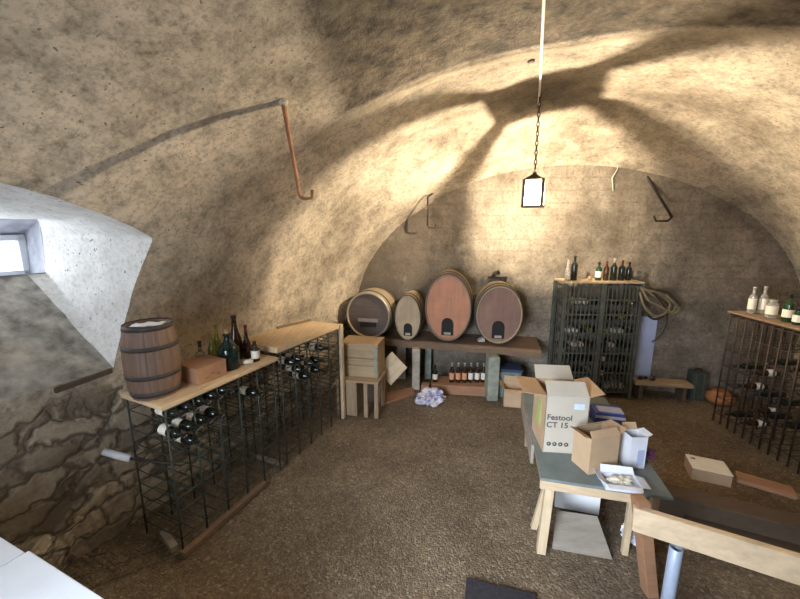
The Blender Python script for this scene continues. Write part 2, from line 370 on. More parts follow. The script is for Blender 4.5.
# window embrasure: lofted from the rim of the opening to the window recess
RIM = sorted(((par[k], vs[idx[k]]) for k in rim), key=lambda a: math.atan2(ZS + R2 * math.sin(a[0][0]) - 2.0, a[0][1] - .6))
RECT = [(.1, 1.97), (1.49, 1.97), (1.51, 2.39), (.1, 2.39)]
def ray_poly(a, P, c=(.6, 2.15)):
    d = Vector((math.cos(a), math.sin(a))); best = None
    for i in range(len(P)):
        p, q = Vector(P[i - 1]) - Vector(c), Vector(P[i]) - Vector(c); e = q - p
        den = d.x * e.y - d.y * e.x
        if abs(den) < 1e-9: continue
        t = (p.x * e.y - p.y * e.x) / den; s = (p.x * d.y - p.y * d.x) / den
        if t > 0 and -1e-6 <= s <= 1 + 1e-6 and (best is None or t < best): best = t
    return Vector(c) + d * (best or .3)
mb = MB(); vv = []; ST = 16; n = len(RIM)
for (t, v), p in RIM:
    z = ZS + R2 * math.sin(t)
    # map by relative position so corners meet corners
    u_ = (v + .45) / 2.08; k_ = (z - 1.3) / 1.25
    a = math.atan2((k_ - .5) * .42, (u_ - .5) * 1.4)
    q = ray_poly(a, RECT, (.8, 2.18)); e = RM(-3.82, q.x, q.y)
    for s in range(ST + 1):
        f = s / ST; c = p.lerp(e, f)
        c = c + Vector((CA, -SA, 0)) * 0 + Vector((noise.noise(c * 6), noise.noise(c * 6 + Vector((9, 3, 1))), noise.noise(c * 6 + Vector((2, 7, 5))))) * .018 * math.sin(PI * f)
        vv.append(c)
ff = [(i * (ST + 1) + s, i * (ST + 1) + s + 1, ((i + 1) % n) * (ST + 1) + s + 1, ((i + 1) % n) * (ST + 1) + s) for i in range(n) for s in range(ST)]
mb.add(vv, ff, True); rv_ = struct(mb.build('window_reveal', 'reveal'))
rv_.data.materials.append(M['sill_stone'])
for k_, p_ in enumerate(rv_.data.polygons):
    i_ = k_ // ST; za, zb_ = (ZS + R2 * math.sin(RIM[q][0][0]) for q in (i_, (i_ + 1) % n))
    if za < 1.306 and zb_ < 1.306: p_.material_index = 1
mb = MB(); mb.hexa([RM(-3.04, 1.10, 1.245), RM(-2.968, 1.10, 1.245), RM(-2.968, 1.44, 1.265), RM(-3.04, 1.44, 1.265)], [RM(-3.04, 1.10, 1.285), RM(-2.968, 1.10, 1.285), RM(-2.968, 1.44, 1.305), RM(-3.04, 1.44, 1.305)])
struct(mb.build('trim_2', 'dark_timber', bev=.008))
# dark stone recess around the window
mb = MB()
OUT = [(.1, 1.93), (1.49, 1.93), (1.51, 2.27), (.1, 2.27)]
def ringpts(P, w, sub=6):
    r = []
    for i in range(4):
        a, b = P[i], P[(i + 1) % 4]
        r += [RM(w, a[0] + (b[0] - a[0]) * k / sub, a[1] + (b[1] - a[1]) * k / sub) for k in range(sub)]
    return r
A_, B_ = ringpts(RECT, -3.80), ringpts(OUT, -4.12)
mb.add(A_ + B_, [(i, (i + 1) % 24, 24 + (i + 1) % 24, 24 + i) for i in range(24)])
BIGR = [(-.2, 1.6), (1.9, 1.6), (1.9, 2.75), (-.2, 2.75)]
mb.add(ringpts(RECT, -3.81) + ringpts(BIGR, -3.83), [(i, (i + 1) % 24, 24 + (i + 1) % 24, 24 + i) for i in range(24)])
struct(mb.build('trim_1', 'greystone'))
# window: frame and panes
win = struct(bpy.data.objects.new('window_1', None)); COL.objects.link(win); win.location = RM(-4.10, .8, 2.10); win.rotation_euler[2] = -ROOM
mb = MB()
for a in (-.68, -.0, .68): mb.box((0, a, 0), (.05, .05, .32))
mb.box((0, 0, .145), (.05, 1.40, .05)); mb.box((0, 0, -.145), (.05, 1.40, .05)); mb.build('window_frame', 'white', win, .004)
for a in (-.34, .34): MB().box((0, a, 0), (.006, .63, .25)).build('pane', 'winglass', win)
# lower side walls
for side, nm in ((-1, 'wall_left'), (1, 'wall_right')):
    mb = MB(); st = .025 if side < 0 else .06
    nz, nv = int(1.0 / st), int(8.25 / st); vv = []
    for i in range(nz + 1):
        for j in range(nv + 1):
            z, v = -.1 + i / nz * 1.1, V0 + (V1 - V0) * j / nv
            p = RM(side * R1, v, z); d = wob(p, .03, .02) * (1 - max(0, z - .9) * 10) * (side)
            c = noise.voronoi(Vector((p.x, p.y, p.z * 1.9)) * 3.6)[0]
            d -= side * max(0, .02 - .07 * max(0, .3 - (c[1] - c[0]))) * min(1, (1 - z) * 8)
            vv.append(RM(side * R1 + d, v, z))
    W_ = nv + 1
    mb.add(vv, [(i * W_ + j, i * W_ + j + 1, (i + 1) * W_ + j + 1, (i + 1) * W_ + j) for i in range(nz) for j in range(nv)], True)
    struct(mb.build(nm, 'vault'))
# back wall
mb = MB(); X0, X1, nx, nz = -1.4, 6.2, 170, 90; vv = []
LOBE = [(3.55, 0), (3.5, 1.5), (3.62, 2.3), (3.95, 2.62), (4.3, 2.66), (4.75, 2.42), (5.3, 2.2), (5.6, 0)]
for i in range(nz + 1):
    for j in range(nx + 1):
        x, z = X0 + (X1 - X0) * j / nx, -.1 + 4.2 * i / nz
        p = Vector((x, BACK(x), z)); d = wob(p, .025, .012)
        if in_poly(x + noise.noise(p * 3) * .08, z + noise.noise(p * 4) * .06, LOBE): d -= .035
        if x < .50: d += .05
        vv.append(p + Vector((.173, .985, 0)) * d)
mb.add(vv, [(i * (nx + 1) + j, i * (nx + 1) + j + 1, (i + 1) * (nx + 1) + j + 1, (i + 1) * (nx + 1) + j) for i in range(nz) for j in range(nx)], True)
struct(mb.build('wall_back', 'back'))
# front wall behind the viewer, with the open doorway
mb = MB(); fw = -1.2
def wl(w0, w1, z0, z1):
    mb.hexa([RM(w0, fw - .15, z0), RM(w1, fw - .15, z0), RM(w1, fw, z0), RM(w0, fw, z0)], [RM(w0, fw - .15, z1), RM(w1, fw - .15, z1), RM(w1, fw, z1), RM(w0, fw, z1)])
wl(-3.2, -1.7, 0, 4.1); wl(-.3, 3.2, 0, 4.1); wl(-1.7, -.3, 2.9, 4.1); wl(-1.7, -.3, 0, .6)
struct(mb.build('wall_front', 'back'))
# floor
mb = MB(); nx = 120; vv = []
for i in range(nx + 1):
    for j in range(nx + 1):
        w, v = -3.25 + 6.5 * i / nx, -1.3 + 8.3 * j / nx
        p = RM(w, v); vv.append(RM(w, v, -.006 + noise.noise(p * 2) * .004))
mb.add(vv, [(i * (nx + 1) + j, (i + 1) * (nx + 1) + j, (i + 1) * (nx + 1) + j + 1, i * (nx + 1) + j + 1) for i in range(nx) for j in range(nx)], True)
struct(mb.build('floor', 'floor'))

# ------------------------------------------------------------------ bottles
def bottle(name, label, cat='bottle', glass='glass_k', h=.30, r=.037, neck=.013, shoulder=.62, lab='label', cap='foil_k', lab_h=.08, slope=.12, group=None, n=16):
    s = shoulder * h
    prof = [(r * .55, .012), (r * .9, 0), (r, .008), (r, s), (r * .93, s + slope * h * .3), (r * .62, s + slope * h * .75), (neck * 1.15, s + slope * h * 1.2), (neck, h * .97 - .012), (neck * 1.25, h - .012), (neck * 1.2, h)]
    o = MB().lathe(prof, n).build(name, glass); tag(o, label, cat, group)
    if lab: MB().lathe([(r + .0008, s * .28), (r + .0008, s * .28 + lab_h)], n, capb=False, capt=False).build('label', lab, o)
    if cap: MB().lathe([(neck + .0012, h * .78), (neck + .001, h - .013), (neck * 1.3, h - .012), (neck * 1.28, h + .002)], 12, capb=False).build('capsule', cap, o)
    return o
def lay(o, p, yaw=0, tilt=0):                  # lay a bottle with its neck towards +w
    d = (RM(1, 0) if yaw == 0 else RA(yaw) @ RM(1, 0)).normalized() + Vector((0, 0, tilt)); d.normalize()
    o.rotation_mode = 'QUATERNION'; o.rotation_quaternion = d.to_track_quat('Z', 'Y')
    o.location = Vector(p) - d * .15

# ------------------------------------------------------------------ iron bottle racks
def iron_rack(name, label, loc, rz, L, D, H, cell, tiers, mat, r=.006, step=2):
    t = thing(name, label, 'bottle rack', loc, rz)          # local x across (0 = aisle side, -D = wall), y along
    k = int(round(L / cell))
    for i in range(0, k + 1, step):
        for x in (0, -D):
            MB().tube([(x, i * cell, 0), (x, i * cell, H)], r * 1.25, 6).build('upright', mat, t)
    for z in tiers:
        mb = MB()
        for x in (0, -D): mb.tube([(x, -.004, z), (x, L + .004, z)], r * .7, 5)
        for i in range(k + 1): mb.tube([(.004, i * cell, z), (-D - .004, i * cell, z)], r * .6, 5)
        mb.build('tier', mat, t)
    mb = MB(); mb.tube([(0, 0, H), (0, L, H), (-D, L, H), (-D, 0, H)], r * 1.2, 6, closed=True); mb.build('top_frame', mat, t)
    return t
WF = -2.35
TI = [.11 * k for k in range(1, 10)]; TI[-1] = 1.0
TI = [.11, .22, .33, .44, .55, .66, .77, .88, 1.03]; TJ = [.11, .22, .33, .44, .55, .66, .77, .88, .99, 1.10]
iron_rack('wine_rack', 'dark green iron bottle rack standing below the plank with the small barrel', RM(WF, 1.40), -ROOM, 1.0, .42, 1.115, .1, TI, 'iron_g')
iron_rack('wine_rack', 'dark green iron bottle rack below the bare plank, farther along the left wall', RM(WF, 2.50), -ROOM, .96, .42, 1.165, .096, TJ, 'iron_g')
# planks on the racks
mb = MB(); mb.hexa([RM(-2.82, 1.385, 1.122), RM(-2.34, 1.375, 1.122), RM(-2.32, 2.44, 1.122), RM(-2.88, 2.44, 1.122)], [RM(-2.82, 1.385, 1.155), RM(-2.34, 1.375, 1.155), RM(-2.32, 2.44, 1.155), RM(-2.88, 2.44, 1.155)])
tag(mb.build('plank', 'pine_y', bev=.004), 'pale pine plank carrying the small barrel and the green demijohn', 'plank')
mb = MB(); mb.hexa([RM(-2.88, 2.47, 1.172), RM(-2.36, 2.47, 1.172), RM(-2.32, 3.46, 1.172), RM(-2.88, 3.46, 1.172)], [RM(-2.88, 2.47, 1.225), RM(-2.36, 2.47, 1.225), RM(-2.32, 3.46, 1.225), RM(-2.88, 3.46, 1.225)])
tag(mb.build('plank', 'pine_y', bev=.004), 'bare thick pine plank on the far left bottle rack', 'plank')
mb = MB(); a, b = RM(-2.84, 3.00, 1.238), RM(-2.72, 3.44, 1.238); mb.bar(a, b, .024)
tag(mb.build('batten', 'timber', bev=.002), 'thin brown wooden batten lying at the back of the bare plank', 'batten')
mb = MB(); mb.box((0, 0, .605), (.05, .05, 1.21)); tag(mb.build('post', 'pine_z', bev=.004), 'pale wooden post at the far end of the left racks, beside the crates', 'post', loc=RM(-2.34, 3.505), rz=-ROOM)
mb = MB(); a, b = at(179, 556), at(262, 484); mb.bar(a + RM(.045, 0, .025), b + RM(.045, 0, .025), .045)
tag(mb.build('batten', 'timber', bev=.003), 'long grey floor batten running along the front of the near left rack', 'batten')
mb = MB(); a, b = at(166, 541), at(178, 557); mb.bar(a + Vector((-.05, .05, .025)), b + Vector((-.045, .04, .025)), .05)
tag(mb.build('batten', 'grey_wood', bev=.003), 'short grey floor batten across the near end of the left rack', 'batten')
mb = MB(); mb.bar(RM(-2.36, 2.46, .02), RM(-2.70, 2.46, .02), .04); tag(mb.build('batten', 'grey_wood', bev=.003), 'short grey floor batten lying between the two left racks', 'batten')
# pipe stuck into the near end
t = thing('pipe', 'white pipe with a dark rod poking out of the near left rack', 'pipe', (0, 0, 0))
a, b, c = RM(-2.80, 1.23, .792), RM(-2.62, 1.29, .75), RM(-2.32, 1.45, .685)
MB().tube([a, b], .024, 12).build('sleeve', 'white_bag', t); MB().tube([b, c], .010, 8).build('rod', 'hook', t)

# bottles lying in the left racks
proto = None
def put(rows, rack):
    global proto
    for v, tz, label in rows:
        if proto is None: proto = o = bottle('wine_bottle', label, group='bottles lying in the left racks')
        else: o = dup(proto, label, 'bottles lying in the left racks')
        lay(o, RM(-2.39, v, tz + .043), 0, random.uniform(-.03, .01))
ordn = ['first', 'second', 'third', 'fourth', 'fifth']
put([(1.45 + .1 * k, 1.03, 'dark wine bottle lying right under the barrel plank, %s from the near end' % ordn[k]) for k in range(5)], 0)
put([(1.45 + .1 * k, .88, 'dark bottle with white label, near left rack middle row, %s from front' % ordn[k]) for k in range(4)], 0)
put([(1.55, .77, 'dark bottle with pale label lying alone below the near rack middle row'),
     (2.15, .88, 'dark wine bottle lying alone near the far end of the near left rack')], 0)
put([(2.5 + .048 + .096 * 1, .99, 'dark bottle high in the far left rack, nearest to the camera'), (2.548 + .096 * 2, .99, 'dark bottle high in the far left rack, second from its near end'),
     (2.548 + .096 * 6, .99, 'large dark bottle high in the far left rack, nearest to the wooden post'),
     (2.548 + .096 * 2, .88, 'dark bottle in far left rack middle row, first from front'), (2.548 + .096 * 4, .88, 'dark bottle in far left rack middle row, second from front'),
     (2.548 + .096 * 5, .88, 'dark bottle in far left rack middle row, third from front'),
     (2.548 + .096 * 3, .77, 'dark bottle in far left rack lowest row, nearer the camera'), (2.548 + .096 * 5, .77, 'dark bottle in far left rack lowest row, farther from camera')], 1)

# ------------------------------------------------------------------ things on the near plank
PZ = 1.155
def upright_barrel(loc):
    t = thing('barrel', 'small brown upright barrel with iron hoops on the near plank', 'barrel', loc, .3)
    H, r0, rb = .51, .146, .172; n = 88
    def rad(z): u = (z / H - .5) * 2; return rb - (rb - r0) * u * u
    vs = []; fs = []; zs = [H * i / 14 for i in range(15)]
    for z in zs:
        for k in range(n):
            r = rad(z) - (.004 if k % 4 == 0 else 0); a = 2 * PI * k / n; vs.append((r * math.cos(a), r * math.sin(a), z))
    fs = [(i * n + k, i * n + (k + 1) % n, (i + 1) * n + (k + 1) % n, (i + 1) * n + k) for i in range(14) for k in range(n)]
    m = MB(); m.add(vs, fs, False); m.lathe([(r0 - .022, H - .03), (r0 - .02, H), (r0, H)], 44, capb=False, capt=False); m.build('staves', 'stave', t)
    MB().lathe([(.01, H - .028), (r0 - .018, H - .028)], 40, capb=True, capt=False).build('barrel_head', 'head_dark', t)
    for z, w in ((.02, .035), (.15, .03), (.35, .03), (.485, .033)):
        MB().lathe([(rad(z) + .0005, z), (rad(z) + .004, z), (rad(z + w) + .004, z + w), (rad(z + w) + .0005, z + w)], 44, capb=False, capt=False).build('hoop', 'hoop', t)
    return t
BL = RM(-2.60, 1.51, PZ); upright_barrel(BL)
mb = MB(); pp = []
for i in range(9):
    for j in range(5): pp.append(((i - 4) * .024, (j - 2) * .03 * (1 - .05 * abs(i - 4)), .006 + .012 * noise.noise(Vector((i * .7, j * .9, 2))) + .006))
mb.add(pp, [(i * 5 + j, (i + 1) * 5 + j, (i + 1) * 5 + j + 1, i * 5 + j + 1) for i in range(8) for j in range(4)], True)
o = mb.build('paper', 'white'); sm = o.modifiers.new('thick', 'SOLIDIFY'); sm.thickness = .003
tag(o, 'crumpled white paper lying on top of the small barrel', 'paper', loc=BL + Vector((0, 0, .494)), rz=.2)
# wooden wine box
t = thing('wooden_box', 'small reddish wooden box between the barrel and the demijohn', 'box', RM(-2.53, 1.83, PZ), -ROOM - .04)
MB().box((0, 0, .06), (.24, .25, .12)).build('box_body', 'box_wood', t, .003); MB().box((0, 0, .127), (.245, .255, .014)).build('box_lid', 'box_wood', t, .002)
for k in range(3): MB().box((.1215, -.05 + .05 * k, .04 + .02 * (k % 2)), (.003, .03, .012)).build('brand_mark', 'timber', t)
# demijohn and standing bottles
t = thing('demijohn', 'big dark green glass demijohn with a cork in front of the bottles', 'demijohn', RM(-2.50, 2.06, PZ))
MB().lathe([(.02, .012), (.075, 0), (.083, .01), (.085, .14), (.08, .175), (.055, .215), (.03, .245), (.024, .27), (.024, .285), (.034, .29), (.034, .30), (.026, .305)], 28).build('flask', 'glass_d', t)
MB().lathe([(.018, .30), (.021, .335), (.016, .342)], 14).build('stopper', 'cork', t)
def stand(kind, w, v, label, **kw):
    o = bottle('bottle', label, **kw); o.location = RM(w, v, PZ); o.rotation_euler[2] = random.uniform(0, 6); return o
stand(0, -2.74, 1.98, 'grey clear bottle with dark neck standing behind the small wooden box', glass='glass_c', h=.23, r=.04, lab=None, cap='foil_k', shoulder=.5)
stand(0, -2.70, 2.06, 'yellow green bottle just left of the demijohn, the shorter of two', glass='glass_y', h=.27, r=.035, lab=None, cap=None, shoulder=.5, slope=.2)
stand(0, -2.74, 2.15, 'tall yellow green bottle behind the left edge of the demijohn', glass='glass_y', h=.33, r=.035, lab=None, cap=None, shoulder=.5, slope=.2)
stand(0, -2.64, 2.26, 'tallest dark brown bottle with wide conical shoulders behind the demijohn', glass='glass_b', h=.40, r=.058, neck=.020, lab=None, cap='foil_k', shoulder=.38, slope=.30)
stand(0, -2.56, 2.31, 'slim brown bottle with a thin neck right of the tallest bottle', glass='glass_b', h=.31, r=.034, lab=None, cap='foil_r', shoulder=.42, slope=.22)
stand(0, -2.43, 2.28, 'short brown bottle with red and white label at the front end of the plank', glass='glass_b', h=.18, r=.036, neck=.014, shoulder=.62, cap='foil_k', lab_h=.07)
mb = MB(); mb.tube([RM(-2.47, 2.165, PZ + .021), RM(-2.40, 2.22, PZ + .021)], .020, 14); tag(mb.build('cardboard_tube', 'paper'), 'cream paper roll lying between the demijohn and the labelled bottle', 'roll')

# ------------------------------------------------------------------ crates beside the cask shelf
t = thing('crate', 'lower wooden crate with an open front standing on the floor', 'crate', (-.485, 4.38, 0), -.20)
for x in (-.27, -.03): MB().box((x, 0, .23), (.025, .40, .46)).build('side_panel', 'crate_z', t, .003)
MB().box((-.15, -.20, .235), (.235, .02, .45)).build('front_panel', 'crate_z', t, .003)
MB().box((-.01, 0, .472), (.56, .44, .025)).build('top_board', 'crate_x', t, .003); MB().box((-.01, .21, .23), (.54, .02, .45)).build('back_board', 'dark_timber', t, .003)
MB().box((.235, -.18, .23), (.05, .05, .46)).build('leg', 'crate_z', t, .003); MB().box((.10, -.18, .23), (.05, .05, .46)).build('leg', 'crate_z', t, .003); MB().box((.235, .16, .23), (.05, .05, .46)).build('leg', 'crate_z', t, .003)
MB().tube([(.22, -.15, .05), (.24, .13, .42)], .018, 4).build('brace', 'crate_z', t)
t = thing('crate', 'upper wooden crate of broad boards standing on its side on the lower one', 'crate', (-.485, 4.45, .486), -.20)
MB().box((0, -.15, .335), (.50, .02, .17)).build('board', 'crate_x', t, .003); MB().box((0, -.15, .20), (.50, .02, .09)).build('board', 'crate_x', t, .003); MB().box((0, -.15, .075), (.50, .02, .15)).build('board', 'crate_x', t, .003)
for x in (-.24, .24): MB().box((x, .02, .21), (.02, .32, .42)).build('side_panel', 'crate_z', t, .003)
MB().box((0, .02, .425), (.50, .34, .02)).build('top_board', 'crate_x', t, .003)
MB().box((.225, -.168, .2), (.035, .015, .40)).build('corner_strip', 'green_stone', t, .002)
mb = MB(); mb.box((0, 0, 0), (.30, .025, .34)); o = mb.build('board', 'pine_z', bev=.003); tag(o, 'pale square board tilted against the right side of the crates', 'board', loc=(-.115, 4.62, .47)); o.rotation_euler = (math.radians(-14), math.radians(38), -.5)
mb = MB(); a, b = at(383, 404, .02), at(414, 392, .02); mb.hexa([a + Vector((0, -.02, -.018)), b + Vector((0, -.06, -.018)), b + Vector((.0, .14, -.018)), a + Vector((0, .30, -.018))], [a + Vector((0, -.02, .018)), b + Vector((0, -.06, .018)), b + Vector((0, .14, .018)), a + Vector((0, .30, .018))])
tag(mb.build('board', 'box_wood', bev=.003), 'reddish board lying flat on the floor between crates and stone pillar', 'board')

# ------------------------------------------------------------------ cask shelf
SZ = .72
t = thing('cask_shelf', 'heavy timber shelf on stone pillars carrying the four casks', 'shelf')
fa, fb = Vector((-.46, 5.22, 0)), Vector((1.90, 4.62, 0)); dr = (fb - fa).normalized(); nn = Vector((-dr.y, dr.x, 0))
def shp(u, d, z): return fa + (fb - fa) * u + nn * d + Vector((0, 0, z))
mb = MB(); nseg = 24; top = []; 
for i in range(nseg + 1):
    u = i / nseg; j = noise.noise(Vector((u * 7, 1, 0))) * .02; k = noise.noise(Vector((u * 5, 4, 0))) * .018
    for d, z in ((j, SZ - .10 + k), (j - .01, SZ - .03), (.02 + j, SZ), (.74, SZ), (.74, SZ - .09)): top.append(shp(u, d, z))
mb.add(top, [(i * 5 + k, i * 5 + (k + 1) % 5, (i + 1) * 5 + (k + 1) % 5, (i + 1) * 5 + k) for i in range(nseg) for k in range(5)] + [(4, 3, 2, 1, 0), tuple(nseg * 5 + k for k in range(5))])
mb.build('shelf_plank', 'timber', t)
def pillar(px, py, w, mat):
    p = at(px, py); z1 = SZ - .09; m = MB(); m.box((p.x, p.y + .12, z1 / 2), (w, .2, z1), None); m.build('pillar', mat, t, .012)
pillar(416, 391, .11, 'pale_stone'); pillar(493, 402, .15, 'green_stone')
mb = MB(); mb.box((.02, 5.45, .30), (.14, .2, .60)); mb.build('pillar', 'pale_stone', t, .012)
mb = MB(); mb.box((.44, 5.42, .30), (.1, .14, .60)); mb.build('pillar', 'green_stone', t, .012)
# ledge under it, with bottles
a, b = at(431, 393.4), at(487, 397); d_ = (b - a).normalized(); n_ = Vector((-d_.y, d_.x, 0)); 
mb = MB(); q = [a, b, b + n_ * .34, a + n_ * .34]; mb.hexa(q, [p + Vector((0, 0, .14)) for p in q])
tag(mb.build('ledge', 'box_wood', bev=.008), 'low reddish wooden ledge on the floor below the cask shelf', 'ledge')
proto = None
for k in range(6):
    px = 451.6 + 6.3 * k; p = at(px, 382, .14)
    lb = 'brown bottle with %s label on the low ledge, %s of the six' % ('orange' if k < 3 else 'cream', ['leftmost', 'second from the left', 'third from the left', 'third from the right', 'second from the right', 'rightmost'][k])
    o = bottle('wine_bottle', lb, glass='glass_b', h=.29, r=.036, lab='label_o' if k < 3 else 'label', cap='foil_w', lab_h=.10, group='six bottles in a row under the casks') if k in (0, 3) else dup(proto, lb, 'six bottles in a row under the casks')
    proto = o; o.location = p
o = bottle('wine_bottle', 'single dark bottle with white label on the left of the low ledge', h=.25, r=.036, lab_h=.08, cap='foil_k'); o.location = at(435, 381.5, .14)
# casks
def cask(name, label, c, a, b, L, yaw, stave, head, hatch=True, bar=False, hoopm='hoop'):
    t = thing(name, label, 'cask', c, yaw)      # local: y towards the wall, front head at y=0, z up, origin on the shelf under the front
    bl = 1.09; zc = b * bl; n = 64
    X = Matrix.Translation((0, 0, zc)) @ Matrix.Rotation(-PI / 2, 4, 'X')     # lathe z -> +y
    def rr(u): return 1 + (bl - 1) * (1 - (2 * u - 1) ** 2)
    pr = [(rr(i / 12), L * i / 12) for i in range(13)]
    m = MB(); m.lathe([(.945, .035), (.95, 0)] + pr + [(.9, L)], n, X, a, b, capb=False, capt=True); m.build('staves', stave, t)
    MB().lathe([(.02, .030), (.96, .030)], n, X, a, b, capb=True, capt=False).build('cask_head', head, t)
    for u in (.0, .17, .74, .92):
        w = .05 / 1; u2 = u + .065
        MB().lathe([(rr(u) + .002, L * u), (rr(u) + .014, L * u), (rr(u2) + .014, L * u2), (rr(u2) + .002, L * u2)], n, X, a, b, capb=False, capt=False).build('hoop', hoopm if u == 0 else 'hoop', t)
    if hatch:
        hw = min(.085, a * .34); hh, z0 = hw * 3.0, zc - b * .84
        pts = [(-hw, z0), (hw, z0)] + [(hw * math.cos(q * PI / 8), z0 + hh - hw + hw * math.sin(q * PI / 8)) for q in range(9)]
        vs = [(x, .027, z) for x, z in pts] + [(x, .034, z) for x, z in pts]; k = len(pts)
        h = MB().add(vs, [tuple(range(k))] + [(i, k + i, k + (i + 1) % k, (i + 1) % k) for i in range(k)]).build('hatch', 'black', t)
        m = MB().box((0, .022, z0 + .03), (hw * 1.1, .02, .03)); m.build('hatch_bar', 'pale_stone', h)
    if bar:
        MB().box((.0, .015, zc - b * .22), (a * .95, .03, .045)).build('cross_bar', 'grey_wood', t, .004)
        MB().box((.0, .012, zc - b * .42), (a * .75, .03, .06)).build('hatch', 'black', t, .004)
    return t
def caskpos(px0, px1, y): 
    p = aty(px0, 310, y); q = aty(px1, 310, y); return (p.x + q.x) / 2, (q.x - p.x) / 2
for args in (('cask', 'dark-headed round cask with a cross bar, far left on the timber shelf', 345, 390, 5.12, .335, .50, -.24, 'stave_y', 'head_dark', False, True, 'pale_hoop'),
             ('cask', 'smallest pale oval cask, second from the left on the timber shelf', 394.5, 420.5, 5.02, .325, .48, -.24, 'stave_y', 'head_pale'),
             ('cask', 'tallest oval cask with a red brown head, in the middle of the shelf', 425, 470.5, 4.92, .475, .50, -.20, 'stave_dark', 'head_red'),
             ('cask', 'purple brown oval cask at the right end of the timber shelf', 477, 522, 4.82, .405, .48, -.16, 'stave_y', 'head_brown')):
    nm, lb, p0, p1, y, b, L, yaw = args[:8]
    x, a = caskpos(p0, p1, y); cask(nm, lb, (x, y, SZ), a / 1.0, b, L, yaw, *args[8:])
for k, (px, py) in enumerate(((481, 341), (523, 335))):
    mb = MB(); mb.hexa([(-.05, -.05, 0), (.05, -.05, 0), (.05, .05, 0), (-.05, .05, 0)], [(-.04, -.04, .03), (.04, -.04, .075), (.04, .04, .075), (-.04, .04, .03)])
    tag(mb.build('wedge', 'pale_stone', bev=.006), 'pale wooden wedge beside the purple brown cask, on its %s' % ('left', 'right')[k], 'wedge', loc=at(px, py, SZ), rz=k * PI)
# iron bracket on the wall above
t = thing('wall_bracket', 'small dark iron bracket on the back wall above the right-hand cask', 'bracket', Vector((0, 0, 0)))
p = aty(497, 277, 5.35); y_ = BACK(p.x) - .01
mb = MB(); mb.box((p.x, y_ - .05, p.z), (.26, .10, .025)); mb.build('plate', 'hook', t, .004)
mb = MB(); mb.tube([(p.x - .08, y_ - .06, p.z), (p.x - .06, y_ - .06, p.z + .07), (p.x - .0, y_ - .05, p.z + .09), (p.x + .02, y_ - .02, p.z + .06)], .022, 8); mb.build('spout', 'hook', t)
MB().box((p.x + .115, y_ - .06, p.z - .04), (.02, .03, .08)).build('prong', 'hook', t)

# plastic bag and small box by the ledge
def crumple(name, mat, label, cat, loc, size, seed, sub=4):
    bm = bmesh.new(); bmesh.ops.create_icosphere(bm, subdivisions=sub, radius=1)
    for v in bm.verts:
        p = v.co.copy(); o = Vector((seed, seed * 2, 0))
        r = .9 + .5 * noise.noise(p * 1.7 + o) + .42 * (.6 - abs(noise.noise(p * 2.6 + o)) * 2.2) + .25 * (.5 - abs(noise.noise(p * 6 + o)) * 2)
        q = p * r; q.z = max(q.z, -.75); v.co = Vector((q.x * size[0], q.y * size[1], (q.z + .75) * size[2]))
    me = bpy.data.meshes.new(name); bm.to_mesh(me); bm.free(); me.materials.append(M[mat])
    for p in me.polygons: p.use_smooth = False
    o = bpy.data.objects.new(name, me); COL.objects.link(o); return tag(o, label, cat, loc=loc)
def bagmat():
    m, nt, b = new_mat('printed carrier bag'); v = mapped(nt); f = noise_t(nt, v, 16, 4)
    nt.links.new(ramp(nt, f, [(.40, (.16, .19, .42)), (.5, (.55, .52, .60)), (.62, (.66, .60, .58))]), b.inputs['Base Color']); b.inputs['Roughness'].default_value = .45; return m
M['bag'] = bagmat()
crumple('plastic_bag', 'bag', 'crumpled blue and white plastic bag on the floor before the ledge', 'bag', (.41, 4.54, 0), (.17, .11, .115), 3.1)
MB_ = MB(); MB_.box((0, 0, .075), (.11, .12, .15)); tag(MB_.build('block', 'box_wood', bev=.006), 'small reddish block behind the plastic bag', 'block', loc=at(426, 393) + Vector((-.01, -.02, 0)), rz=-.2)
p = at(430, 390.5); 

# ------------------------------------------------------------------ tall cage rack at the back
CX, CY = 2.69, 4.70
t = thing('steel_cage', 'tall grey steel bottle cage with barred doors against the back wall', 'cage', (CX, CY, 0), -.035)
W, D, H = .99, .34, 1.62
for x in (-W / 2, W / 2):
    for y in (0, D): MB().box((x, y, H / 2), (.045, .045, H)).build('post', 'cage', t, .003)
MB().box((0, -.008, H / 2), (.06, .05, H)).build('centre_post', 'cage', t, .003)
for sx in (-1, 1):
    m = MB(); x0, x1 = (-W / 2 + .025, -.03) if sx < 0 else (.03, W / 2 - .025)
    for z in (.10, .38, .66, .94, 1.20, 1.40, 1.58): m.box(((x0 + x1) / 2, -.012, z), (x1 - x0, .012, .022))
    for k in range(8):
        x = x0 + (x1 - x0) * (k + .5) / 8; m.box((x, -.02, .84), (.016, .008, 1.5))
    m.build('door', 'cage', t)
for x in (-W / 2, W / 2):
    m = MB()
    for z in (.1, .4, .7, 1.0, 1.3, 1.58): m.box((x, D / 2, z), (.01, D, .025))
    for k in range(4): m.box((x, .06 + .075 * k, .84), (.008, .018, 1.5))
    m.build('side_grille', 'cage', t)
m = MB()
for k in range(9): m.box((-W / 2 + W * k / 8, D, .84), (.012, .008, 1.5))
m.build('back_grille', 'cage', t)
CT = [.12, .32, .52, .72, .92, 1.12, 1.32]
for z in CT: MB().box((0, D / 2, z), (W - .05, D - .03, .012)).build('shelf', 'cage', t)
X_ = Matrix.Translation((CX, CY, 0)) @ RA(-.035)
mb = MB(); mb.box((0, .165, 1.632), (1.03, .36, .022)); tag(mb.build('plywood_board', 'pine_x', bev=.003), 'pale plywood board lying on top of the steel cage', 'board', loc=(CX, CY, 0), rz=-.035)
lb0 = 'bottle end seen behind the bars of the tall steel cage'
proto = None; cnt = 0; kinds = ['glass_k', 'glass_g', 'label', 'glass_b', 'foil_w', 'glass_y']; pr_ = {}
